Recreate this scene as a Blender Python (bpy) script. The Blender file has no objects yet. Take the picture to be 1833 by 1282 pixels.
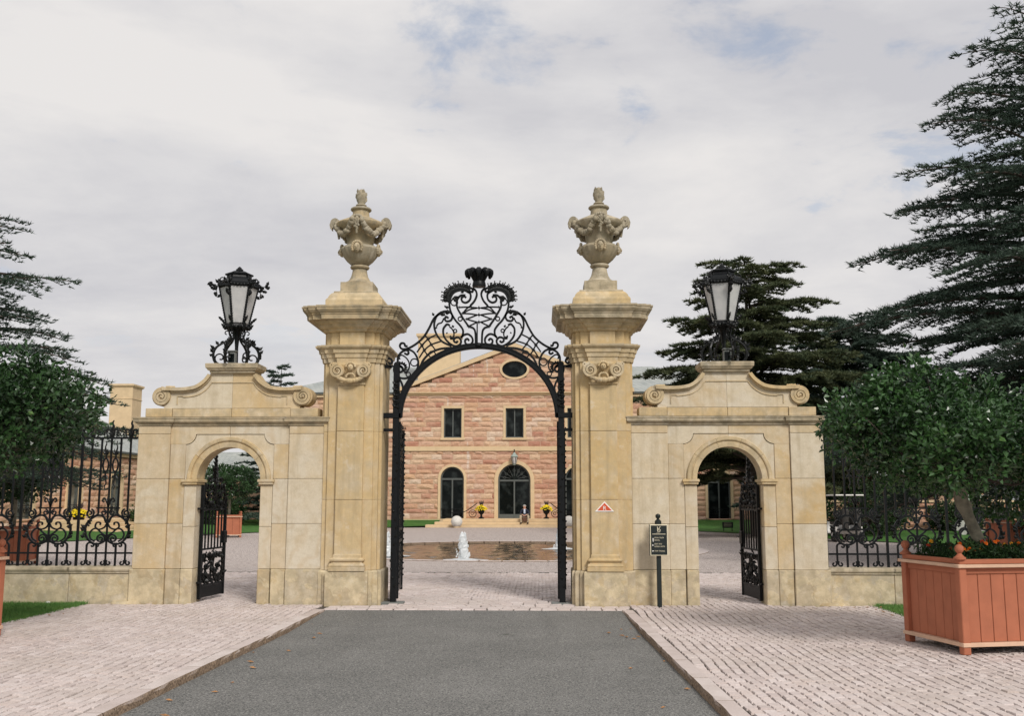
import bpy, bmesh, math, random
import numpy as np
from math import sin, cos, pi, radians, sqrt, atan2
from mathutils import Vector, Matrix
random.seed(7); RNG = np.random.default_rng(11)
S = bpy.context.scene
COL = S.collection
# ------------------------------------------------------------------ camera
EYE = 1.7; FPX = 1780.0; PITCH = math.atan(252 / FPX); YAW = radians(1.55)
cam = bpy.data.cameras.new('camera'); cam.sensor_width = 36; cam.lens = 36 * FPX / 1833
cam.clip_start = .1; cam.clip_end = 3000
co = bpy.data.objects.new('camera', cam); COL.objects.link(co)
co.location = (0, 0, EYE); co.rotation_euler = (pi / 2 + PITCH, 0, YAW); S.camera = co
S.render.resolution_x = 1024; S.render.resolution_y = 717
# ------------------------------------------------------------------ node helper
class NT:
    def __init__(s, tree): s.t = tree; tree.nodes.clear()
    def __call__(s, typ, ins=None, **props):
        n = s.t.nodes.new('ShaderNode' + typ)
        for k, v in props.items(): setattr(n, k, v)
        for k, v in (ins or {}).items():
            if isinstance(v, bpy.types.Node): v = v.outputs[0]
            if isinstance(v, bpy.types.NodeSocket): s.t.links.new(v, n.inputs[k])
            else: n.inputs[k].default_value = v
        return n
    def ramp(s, fac, stops, interp='LINEAR'):
        n = s('ValToRGB', {0: fac}); r = n.color_ramp; r.interpolation = interp
        while len(r.elements) < len(stops): r.elements.new(.5)
        for e, (p, c) in zip(r.elements, stops):
            e.position = p; e.color = (c, c, c, 1) if not hasattr(c, '__len__') else (*c, 1)
        return n
    def mix(s, f, a, b, blend='MIX'):
        n = s('Mix', None, data_type='RGBA', blend_type=blend)
        for i, v in ((0, f), (6, a), (7, b)):
            if isinstance(v, bpy.types.Node): v = v.outputs[2] if v.bl_idname == 'ShaderNodeMix' else v.outputs[0]
            if isinstance(v, bpy.types.NodeSocket): s.t.links.new(v, n.inputs[i])
            elif i == 0: n.inputs[0].default_value = v
            else: n.inputs[i].default_value = (*v, 1)
        return n
    def math(s, op, a, b=0.0, c=0.0):
        return s('Math', {0: a, 1: b, 2: c}, operation=op)
def out(n): return n.outputs[2] if n.bl_idname == 'ShaderNodeMix' else n.outputs[0]
SKY_OFF = (8.35, 8.75, 0)
# ------------------------------------------------------------------ world: broken bright overcast
SUN_EL = radians(40); SUN_AZ = radians(152)          # azimuth from +Y towards +X
w = bpy.data.worlds.new('World'); S.world = w; w.use_nodes = True
n = NT(w.node_tree)
sky = n('TexSky', None, sky_type='NISHITA', sun_disc=False, sun_elevation=SUN_EL, sun_rotation=SUN_AZ)
tc = n('TexCoord'); sp = n('SeparateXYZ', {0: tc.outputs[0]})
zz = n.math('ADD', n.math('MAXIMUM', sp.outputs[2], 0.0), .16)
pv = n('CombineXYZ', {0: n.math('DIVIDE', sp.outputs[0], zz), 1: n.math('DIVIDE', sp.outputs[1], zz), 2: 0.0})
mpA = n('Mapping', {0: pv, 1: SKY_OFF})
nA = n('TexNoise', {'Vector': mpA, 'Scale': .50, 'Detail': 2.0, 'Roughness': .5, 'Distortion': .2})
nB = n('TexNoise', {'Vector': mpA, 'Scale': 4.2, 'Detail': 8.0, 'Roughness': .60, 'Distortion': .25})
cov = n.math('ADD', n.math('MULTIPLY', nA, .56), n.math('MULTIPLY', nB, .44))
covr = n.ramp(cov, [(.375, 0.0), (.46, 1.0)], 'EASE')
mpC = n('Mapping', {0: tc.outputs[0], 1: (.3, .2, .7), 3: (1.0, 1.0, 3.4)})
nC = n('TexNoise', {'Vector': mpC, 'Scale': 1.5, 'Detail': 8.0, 'Roughness': .55, 'Distortion': .3})
shade = n.ramp(n.math('ADD', n.math('MULTIPLY', nC, .8), n.math('MULTIPLY', nB, .2)), [(.39, (.735, .73, .768)), (.49, (.87, .857, .87)), (.59, (1.0, .972, .957))])
bgS = n('Background', {0: n.mix(.30, sky.outputs[0], (3.2, 3.4, 3.7)).outputs[2], 1: .085})
bgC = n('Background', {0: shade, 1: .455})
low = n.ramp(sp.outputs[2], [(.12, 1.0), (.42, .0)])
fac = n.math('MULTIPLY', n.math('ADD', n.math('MAXIMUM', covr, low), .55), .645)
mx = n('MixShader', {0: n.math('MINIMUM', fac, 1.0), 1: bgS, 2: bgC})
n('OutputWorld', {0: mx})
# ------------------------------------------------------------------ sun (veiled) and exposure
sl = bpy.data.lights.new('sun', 'SUN'); sl.energy = 1.5; sl.angle = radians(15); sl.color = (1, .955, .89)
so = bpy.data.objects.new('sun', sl); COL.objects.link(so)
dsun = Vector((cos(SUN_EL) * sin(SUN_AZ), cos(SUN_EL) * cos(SUN_AZ), sin(SUN_EL)))
so.rotation_euler = dsun.to_track_quat('Z', 'Y').to_euler(); so.location = (0, -5, 30)
V = S.view_settings; V.view_transform = 'Standard'; V.look = 'None'; V.exposure = .84; V.gamma = 1
V.use_curve_mapping = False
# ------------------------------------------------------------------ pixel -> place (photo pixels, 1833 x 1282)
def ray(x, y):
    d = Vector(((x - 916.5) / FPX, 1, -(y - 641) / FPX))
    d = Matrix.Rotation(PITCH, 3, 'X') @ d
    return Matrix.Rotation(YAW, 3, 'Z') @ d
def on_ground(x, y, z=0.0):
    d = ray(x, y); t = (z - EYE) / d.z; return Vector((d.x * t, d.y * t, z))
def on_plane(x, y, Y):
    d = ray(x, y); t = Y / d.y; return Vector((d.x * t, Y, EYE + d.z * t))
# ------------------------------------------------------------------ materials
MATS = {}
def new_mat(name):
    m = bpy.data.materials.new(name); m.use_nodes = True; MATS[name] = m
    return m, NT(m.node_tree)
def finish(n, color, rough=.8, bump=None, bstr=.3, bdist=.02, metal=0.0, spec=.4, **kw):
    ins = {'Base Color': out(color) if isinstance(color, bpy.types.Node) else (*color, 1), 'Roughness': rough, 'Metallic': metal, 'Specular IOR Level': spec}
    if isinstance(rough, bpy.types.Node): ins['Roughness'] = out(rough)
    if bump is not None:
        ins['Normal'] = n('Bump', {'Height': out(bump), 'Strength': bstr, 'Distance': bdist})
    ins.update(kw)
    b = n('BsdfPrincipled', ins); n('OutputMaterial', {0: b}); return b
def plain(name, color, rough=.6, var=.12, scale=8.0, bstr=.15, metal=0.0, spec=.4, **kw):
    m, n = new_mat(name)
    pos = n('NewGeometry').outputs[0]
    nz = n('TexNoise', {'Vector': pos, 'Scale': scale, 'Detail': 5.0})
    oi = n('ObjectInfo').outputs['Random']
    f = n.math('ADD', n.math('MULTIPLY', nz, 1.3), n.math('MULTIPLY', oi, .3))
    c = n.mix(n.ramp(f, [(.35, 0.0), (1.0, 1.0)]), [v * (1 - var) for v in color], [min(1, v * (1 + var)) for v in color])
    finish(n, c, rough, nz, bstr, .01, metal, spec, **kw)
    return m
def sandstone(name, warm=.0, dirt=.0, flake=.0, grey=.0):
    """buff sandstone ashlar: every block its own tint, ochre bedding veins, rain streaks, grey-green lichen, flaked faces"""
    m, n = new_mat(name)
    pos = n('NewGeometry').outputs[0]; oi = n('ObjectInfo').outputs['Random']
    off = n('CombineXYZ', {0: n.math('MULTIPLY', oi, 17.0), 1: n.math('MULTIPLY', oi, 5.0), 2: n.math('MULTIPLY', oi, 29.0)})
    p2 = n('VectorMath', {0: pos, 1: off}, operation='ADD')
    tint = n.ramp(oi, [(0, (.63, .57, .465)), (.25, (.65, .585, .465)), (.45, (.60, .51, .38)), (.62, (.62, .48, .29)), (.8, (.64, .595, .50)), (1, (.62, .54, .42))])
    if warm: tint = n.mix(warm, tint, (.60, .43, .20))
    big = n('TexNoise', {'Vector': p2, 'Scale': 1.5, 'Detail': 4.0, 'Roughness': .55, 'Distortion': .8})
    c = n.mix(n.math('MULTIPLY', n.ramp(big, [(.45, 0.0), (.70, 1.0)]), n.ramp(oi, [(.1, .18), (.5, .45), (.66, .95), (.8, .2), (1, .6)])), tint, (.54, .37, .16))
    c = n.mix(n.ramp(n('TexNoise', {'Vector': p2, 'Scale': 2.3, 'Detail': 3.0}), [(.5, 0.0), (.75, .5)]), c, (.64, .60, .52))
    rot = n('Mapping', {0: n('VectorRotate', {'Vector': p2.outputs[0], 'Angle': n.math('MULTIPLY', oi, 11.0)}, rotation_type='Y_AXIS'), 3: (1.2, 1.2, 2.4)})
    vein = n('TexWave', {'Vector': rot, 'Scale': 1.1, 'Distortion': 9.0, 'Detail': 3.0, 'Detail Scale': .8}, wave_profile='SIN')
    c = n.mix(n.math('MULTIPLY', n.math('MULTIPLY', n.ramp(vein, [(.6, 0.0), (1.0, 1.0)]), n.ramp(oi, [(.5, 0.0), (.75, 1.0)])), .22), c, (.45, .29, .12))
    st = n('TexNoise', {'Vector': n('Mapping', {0: pos, 3: (7, 7, .55)}), 'Scale': 1.0, 'Detail': 5.0, 'Roughness': .6})
    c = n.mix(n.math('MULTIPLY', n.ramp(st, [(.52, 0.0), (.74, 1.0)]), .40 + dirt * .5), c, (.30, .235, .14))
    if flake:
        fl = n('TexNoise', {'Vector': p2, 'Scale': 2.6, 'Detail': 6.0, 'Roughness': .55, 'Distortion': .4})
        flr = n.ramp(fl, [(.495, 0.0), (.515, 1.0)])
        c = n.mix(.45 * flake, c, (.44, .385, .28)); c = n.mix(n.math('MULTIPLY', flr, flake), c, (.64, .54, .36))
        fl2 = n.ramp(n('TexNoise', {'Vector': p2, 'Scale': 5.0, 'Detail': 5.0}), [(.60, 0.0), (.66, 1.0)])
        c = n.mix(n.math('MULTIPLY', fl2, .45 * flake), c, (.47, .33, .14))
    if dirt:
        li = n('TexNoise', {'Vector': pos, 'Scale': 5.5, 'Detail': 8.0, 'Roughness': .65})
        c = n.mix(n.math('MULTIPLY', n.ramp(li, [(.42, 0.0), (.60, 1.0)]), dirt), c, (.19, .165, .11))
    if grey:
        c = n.mix(grey, c, (.27, .24, .18))
    mo = n('TexNoise', {'Vector': p2, 'Scale': 7.0, 'Detail': 7.0, 'Roughness': .7})
    c = n.mix(n.ramp(mo, [(.46, 0.0), (.72, .5)]), c, (.41, .335, .215)); c = n.mix(n.ramp(mo, [(.30, .40), (.44, 0.0)]), c, (.68, .63, .54))
    gr = n('TexNoise', {'Vector': pos, 'Scale': 60.0, 'Detail': 4.0})
    c = n.mix(n.ramp(gr, [(.3, .0), (.8, .30)]), c, (.40, .32, .21))
    h = n.math('ADD', n.math('MULTIPLY', gr, .35), n('TexNoise', {'Vector': pos, 'Scale': 14.0, 'Detail': 5.0}))
    if flake: h = n.math('ADD', h, n.math('MULTIPLY', flr, .6))
    finish(n, c, .88, h, .32, .012, spec=.25)
    return m
sandstone('ashlar', warm=.15); sandstone('ashlar_warm', warm=.8, dirt=.10); sandstone('plinth', warm=.3, flake=.9, dirt=.40); sandstone('weathered', warm=.3, dirt=.8, grey=.34); sandstone('lichen', dirt=1.0, grey=.75)
sandstone('trim', warm=.65, dirt=.36)
plain('iron', (.006, .007, .008), .42, .3, 30, .25, spec=.2)
plain('iron_leaf', (.007, .008, .008), .36, .3, 40, .4, spec=.26)
plain('sign_black', (.012, .018, .017), .4)
plain('sign_cream', (.66, .60, .44), .6)
plain('plaque_red', (.55, .085, .03), .5)
plain('white_paint', (.78, .76, .72), .5)
def rockface(name, joined):
    m, n = new_mat(name)
    pos = n('NewGeometry').outputs[0]
    r = n('Attribute', None, attribute_name='tint').outputs['Fac'] if joined else n('ObjectInfo').outputs['Random']
    t = n.ramp(r, [(0, (.49, .25, .17)), (.16, (.56, .35, .215)), (.32, (.63, .46, .32)), (.46, (.51, .285, .195)), (.6, (.60, .40, .27)), (.74, (.42, .195, .135)), (.88, (.66, .52, .40)), (1, (.55, .33, .23))])
    nz = n('TexNoise', {'Vector': pos, 'Scale': 2.2, 'Detail': 5.0, 'Roughness': .6, 'Distortion': .5})
    c = n.mix(n.ramp(nz, [(.45, 0.0), (.72, .5)]), t, (.64, .45, .31))
    c = n.mix(n.ramp(n('TexNoise', {'Vector': pos, 'Scale': 9.0, 'Detail': 4.0}), [(.5, 0.0), (.75, .45)]), c, (.36, .19, .12))
    st = n('TexNoise', {'Vector': n('Mapping', {0: pos, 3: (2.6, 2.6, .22)}), 'Scale': 1.0, 'Detail': 5.0})
    c = n.mix(n.ramp(st, [(.685, 0.0), (.74, .55)]), c, (.68, .62, .56))
    finish(n, c, .9, n('TexNoise', {'Vector': pos, 'Scale': 7.0, 'Detail': 7.0}), .6, .05, spec=.2)
rockface('rockface', False); rockface('rockface_joined', True)
plain('mortar', (.60, .47, .34), .95, .1, 5)
plain('dressed', (.60, .45, .275), .85, .1, 3)
m, n = new_mat('slate')
pos = n('NewGeometry').outputs[0]
oi = n('ObjectInfo').outputs['Random']
c = n.mix(n.ramp(n('TexNoise', {'Vector': pos, 'Scale': 1.6, 'Detail': 5.0}), [(.3, 0.0), (.75, 1.0)]), (.27, .29, .285), (.40, .42, .41))
finish(n, n.mix(n.math('MULTIPLY', oi, .4), c, (.30, .33, .31)), .62, n('TexNoise', {'Vector': pos, 'Scale': 9.0}), .2)
m, n = new_mat('glass')
finish(n, n.mix(n.ramp(n('TexNoise', {'Vector': n('NewGeometry').outputs[0], 'Scale': 1.6, 'Detail': 4.0}), [(.5, 0.0), (.7, 1.0)]), (.004, .006, .006), (.03, .037, .036)), .05, n('TexNoise', {'Vector': n('NewGeometry').outputs[0], 'Scale': 1.1, 'Detail': 1.0}), .06, .05, spec=.16)
plain('frame_dark', (.085, .095, .09), .5)
m, n = new_mat('frosted')
gn = n('NewGeometry').outputs[0]
c = n.mix(n.ramp(n('TexNoise', {'Vector': gn, 'Scale': 9.0, 'Detail': 4.0}), [(.35, 0.0), (.7, 1.0)]), (.78, .78, .78), (.88, .87, .86))
d1 = n('BsdfPrincipled', {'Base Color': out(c), 'Roughness': .35}); d2 = n('BsdfTranslucent', {0: out(c)})
n('OutputMaterial', {0: n('MixShader', {0: .5, 1: d1, 2: d2})})
# ------------------------------------------------------------------ geometry helpers
def link(o, parent=None):
    COL.objects.link(o)
    if parent is not None: o.parent = parent
    return o
def tag(o, label=None, cat=None, group=None, kind=None):
    for k, v in (('label', label), ('category', cat), ('group', group), ('kind', kind)):
        if v: o[k] = v
    return o
def empty(name, loc=(0, 0, 0), rz=0.0, **kw):
    o = bpy.data.objects.new(name, None); o.empty_display_size = .2
    link(o); o.location = loc; o.rotation_euler = (0, 0, rz); return tag(o, **kw)
def mesh(verts, faces, mat, smooth=False, name='m'):
    me = bpy.data.meshes.new(name); me.from_pydata([tuple(v) for v in verts], [], faces)
    if mat: me.materials.append(MATS[mat])
    if smooth: me.shade_smooth()
    me.update(); return me
def obj(name, me, parent=None, loc=None, rot=None, scale=None):
    o = bpy.data.objects.new(name, me); link(o, parent)
    if loc is not None: o.location = loc
    if rot is not None: o.rotation_euler = rot
    if scale is not None: o.scale = scale
    return o
def copy_tree(o, parent=None):
    c = o.copy(); COL.objects.link(c); c.parent = parent
    for ch in list(o.children): copy_tree(ch, c)
    return c
class MB:
    def __init__(s): s.v = []; s.f = []
    def add(s, vs, fs):
        k = len(s.v); s.v += [tuple(v) for v in vs]; s.f += [tuple(i + k for i in f) for f in fs]; return s
    def merge(s, o): return s.add(o.v, o.f)
    def box(s, x0, x1, y0, y1, z0, z1, c=0.0):
        if c <= 0:
            vs = [(x, y, z) for z in (z0, z1) for y in (y0, y1) for x in (x0, x1)]
            return s.add(vs, [(0, 2, 3, 1), (4, 5, 7, 6), (0, 1, 5, 4), (2, 6, 7, 3), (0, 4, 6, 2), (1, 3, 7, 5)])
        # chamfered box
        c = min(c, .45 * min(x1 - x0, y1 - y0, z1 - z0)); vs = []; X = (x0, x1); Y = (y0, y1); Z = (z0, z1)
        idx = {}
        for i in (0, 1):
            for j in (0, 1):
                for k in (0, 1):
                    sx, sy, sz = (1, -1)[i] * c, (1, -1)[j] * c, (1, -1)[k] * c
                    for a, d in (('x', (0, sy, sz)), ('y', (sx, 0, sz)), ('z', (sx, sy, 0))):
                        idx[i, j, k, a] = len(vs); vs.append((X[i] + d[0], Y[j] + d[1], Z[k] + d[2]))
        I = lambda i, j, k, a: idx[i, j, k, a]
        fs = []
        for i in (0, 1):
            q = [I(i, 0, 0, 'x'), I(i, 1, 0, 'x'), I(i, 1, 1, 'x'), I(i, 0, 1, 'x')]; fs.append(q if i else q[::-1])
            q = [I(0, i, 0, 'y'), I(1, i, 0, 'y'), I(1, i, 1, 'y'), I(0, i, 1, 'y')]; fs.append(q[::-1] if i else q)
            q = [I(0, 0, i, 'z'), I(1, 0, i, 'z'), I(1, 1, i, 'z'), I(0, 1, i, 'z')]; fs.append(q if i else q[::-1])
        for i in (0, 1):
            for j in (0, 1):
                fs.append([I(i, j, 0, 'x'), I(i, j, 1, 'x'), I(i, j, 1, 'y'), I(i, j, 0, 'y')])
                fs.append([I(i, 0, j, 'x'), I(i, 1, j, 'x'), I(i, 1, j, 'z'), I(i, 0, j, 'z')])
                fs.append([I(0, i, j, 'y'), I(1, i, j, 'y'), I(1, i, j, 'z'), I(0, i, j, 'z')])
                for k in (0, 1): fs.append([I(i, j, k, a) for a in 'xyz'])
        return s.add(vs, fs)
    def loft(s, rings, cap=True, close=True):
        m_ = len(rings[0]); k = len(s.v)
        for r in rings: s.v += [tuple(p) for p in r]
        for a in range(len(rings) - 1):
            for i in range(m_ if close else m_ - 1):
                j = (i + 1) % m_
                s.f.append((k + a * m_ + i, k + a * m_ + j, k + (a + 1) * m_ + j, k + (a + 1) * m_ + i))
        if cap:
            s.f.append(tuple(range(k + m_ - 1, k - 1, -1))); b = k + (len(rings) - 1) * m_
            s.f.append(tuple(range(b, b + m_)))
        return s
    def rectloft(s, poly, prof):
        """rectilinear plan POLY (counter-clockwise) swept up a profile of (outset, z)"""
        n_ = len(poly); off = []
        for i in range(n_):
            a, b, c = poly[i - 1], poly[i], poly[(i + 1) % n_]
            e1 = Vector((b[0] - a[0], b[1] - a[1])).normalized(); e2 = Vector((c[0] - b[0], c[1] - b[1])).normalized()
            off.append((e1.y + e2.y, -e1.x - e2.x))
        return s.loft([[(x + p * ox, y + p * oy, z) for (x, y), (ox, oy) in zip(poly, off)] for p, z in prof])
    def lathe(s, prof, seg=24, c=(0, 0, 0), gad=None):
        rings = []
        for r, z in prof:
            ring = []
            for i in range(seg):
                a = 2 * pi * i / seg; rr = r * (gad(a, z) if gad else 1)
                ring.append((c[0] + rr * cos(a), c[1] + rr * sin(a), c[2] + z))
            rings.append(ring)
        return s.loft(rings)
    def tube(s, path, r, sides=6, closed=False, cap=True):
        P = [Vector(p) for p in path]; n_ = len(P); rings = []
        R = r if hasattr(r, '__len__') else [r] * n_
        nrm = None
        for i, p in enumerate(P):
            if closed: t = P[(i + 1) % n_] - P[i - 1]
            else: t = P[min(i + 1, n_ - 1)] - P[max(i - 1, 0)]
            t = t.normalized() if t.length > 1e-9 else Vector((0, 0, 1))
            if nrm is None:
                nrm = t.orthogonal().normalized()
                if abs(t.y) < .9: nrm = (Vector((0, 1, 0)) - t * t.y).normalized()
            nrm = (nrm - t * nrm.dot(t)); nrm = nrm.normalized() if nrm.length > 1e-6 else t.orthogonal().normalized()
            b = t.cross(nrm)
            rings.append([p + (nrm * cos(2 * pi * (k + .5) / sides) + b * sin(2 * pi * (k + .5) / sides)) * R[i] for k in range(sides)])
        if closed: rings.append(rings[0]); cap = False
        return s.loft(rings, cap)
    def flat(s, path, t, d, y=0.0, closed=False):
        """planar (x,z) path as a flat iron bar: t wide in the plane, d deep in y; t may be a list"""
        P = [Vector((p[0], p[1])) for p in path]; n_ = len(P); rings = []
        T = t if hasattr(t, '__len__') else [t] * n_
        for i, p in enumerate(P):
            if closed: e = P[(i + 1) % n_] - P[i - 1]
            else: e = P[min(i + 1, n_ - 1)] - P[max(i - 1, 0)]
            e = e.normalized() if e.length > 1e-9 else Vector((1, 0)); nn = Vector((-e.y, e.x)) * T[i] / 2
            rings.append([(p.x + nn.x, y - d / 2, p.y + nn.y), (p.x - nn.x, y - d / 2, p.y - nn.y), (p.x - nn.x, y + d / 2, p.y - nn.y), (p.x + nn.x, y + d / 2, p.y + nn.y)])
        if closed: rings.append(rings[0]); return s.loft(rings, False)
        return s.loft(rings)
    def ball(s, c, r, seg=8, rings=5, sx=1, sy=1, sz=1):
        prof = [(max(r * sin(pi * i / rings), .004 * r), -r * cos(pi * i / rings)) for i in range(rings + 1)]
        k = len(s.v); s.lathe(prof, seg)
        for i in range(k, len(s.v)):
            x, y, z = s.v[i]; s.v[i] = (c[0] + x * sx, c[1] + y * sy, c[2] + z * sz)
        return s
    def prism(s, poly, y0, y1):
        """(x,z) polygon extruded in y"""
        n_ = len(poly); k = len(s.v)
        s.v += [(x, y0, z) for x, z in poly] + [(x, y1, z) for x, z in poly]
        s.f += [(k + i, k + (i + 1) % n_, k + n_ + (i + 1) % n_, k + n_ + i) for i in range(n_)]
        s.f += [tuple(range(k + n_ - 1, k - 1, -1)), tuple(range(k + n_, k + 2 * n_))]
        return s
    def star(s, c, r, pts=6, d=.02, inner=.45):
        """rosette in the xz plane"""
        poly = []
        for i in range(pts * 2):
            a = pi * i / pts; rr = r if i % 2 == 0 else r * inner; poly.append((c[0] + rr * sin(a), c[2] + rr * cos(a)))
        s.prism(poly, c[1] - d / 2, c[1] + d / 2); s.ball(c, r * .42, 6, 4, 1, 1.3, 1); return s
    def leaf3(s, a, b, wd, lift=(0, -1, 0), fold=.3):
        """pointed leaf from a to b"""
        a = Vector(a); b = Vector(b); L = Vector(lift); m_ = a.lerp(b, .45); t = (b - a).normalized(); sd = t.cross(L)
        sd = sd.normalized() if sd.length > 1e-6 else t.orthogonal()
        ln = (b - a).length
        m1 = m_ + L * fold * wd
        return s.add([a, m_ + sd * wd, b, m_ - sd * wd, m1, m_ - L * wd * .25], [(0, 1, 4), (1, 2, 4), (2, 3, 4), (3, 0, 4), (1, 0, 5), (2, 1, 5), (3, 2, 5), (0, 3, 5)])
    def xf(s, M):
        s.v = [tuple(M @ Vector(v)) for v in s.v]; return s
    def mirror_x(s):
        s.v = [(-x, y, z) for x, y, z in s.v]; s.f = [f[::-1] for f in s.f]; return s
    def build(s, name, mat, parent=None, smooth=False, loc=None, fix=True):
        me = mesh(s.v, s.f, mat, False, name)
        if fix:
            bm = bmesh.new(); bm.from_mesh(me); bmesh.ops.recalc_face_normals(bm, faces=bm.faces); bm.to_mesh(me); bm.free()
        if smooth:
            me.shade_smooth()
            if smooth != 'all':
                try: me.set_sharp_from_angle(angle=radians(38))
                except Exception: pass
        return obj(name, me, parent, loc)
def crom(pts, n_=6):
    """Catmull-Rom through points"""
    P = [np.array(p, float) for p in pts]; P = [2 * P[0] - P[1]] + P + [2 * P[-1] - P[-2]]; o = []
    for i in range(1, len(P) - 2):
        for k in range(n_):
            t = k / n_; a, b, c, d = P[i - 1:i + 3]
            o.append(.5 * (2 * b + (c - a) * t + (2 * a - 5 * b + 4 * c - d) * t * t + (3 * b - a - 3 * c + d) * t ** 3))
    o.append(P[-2]); return [tuple(v) for v in o]
def spiral(cx, cz, r0, r1, a0, a1, n_=22):
    return [(cx + (r0 + (r1 - r0) * i / n_) * cos(a0 + (a1 - a0) * i / n_), cz + (r0 + (r1 - r0) * i / n_) * sin(a0 + (a1 - a0) * i / n_)) for i in range(n_ + 1)]
def arc(cx, cz, r, a0, a1, n_=12): return spiral(cx, cz, r, r, a0, a1, n_)
def cscroll(p, q, bulge, r=.05, turns=1.1, flip=1):
    """C-scroll between two volute centres p and q bowed by bulge"""
    p = np.array(p, float); q = np.array(q, float); d = q - p; L = np.hypot(*d); t = d / L; nn = np.array((-t[1], t[0])) * flip
    a = atan2(nn[1], nn[0])
    s1 = spiral(p[0], p[1], r * .25, r, a + flip * turns * 2 * pi, a, 14)
    s2 = spiral(q[0], q[1], r, r * .25, a, a - flip * turns * 2 * pi, 14)
    mid = [tuple(p + nn * r + d * k / 8 + nn * bulge * sin(pi * k / 8)) for k in range(1, 8)]
    return s1 + mid + s2
def block_with_bevel(x0, x1, y0, y1, z0, z1, name, mat, parent, c=.006, j=.004):
    return MB().box(x0 + j / 2, x1 - j / 2, y0, y1, z0 + j / 2, z1 - j / 2, c).build(name, mat, parent, fix=True)
def text_mesh(body, size, mat, depth=.002, align='CENTER'):
    cu = bpy.data.curves.new('t', 'FONT'); cu.body = body; cu.size = size; cu.align_x = align; cu.align_y = 'CENTER'; cu.extrude = depth
    o = bpy.data.objects.new('t', cu); COL.objects.link(o)
    me = bpy.data.meshes.new_from_object(o.evaluated_get(bpy.context.evaluated_depsgraph_get()))
    bpy.data.objects.remove(o); me.materials.clear(); me.materials.append(MATS[mat]); return me
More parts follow.
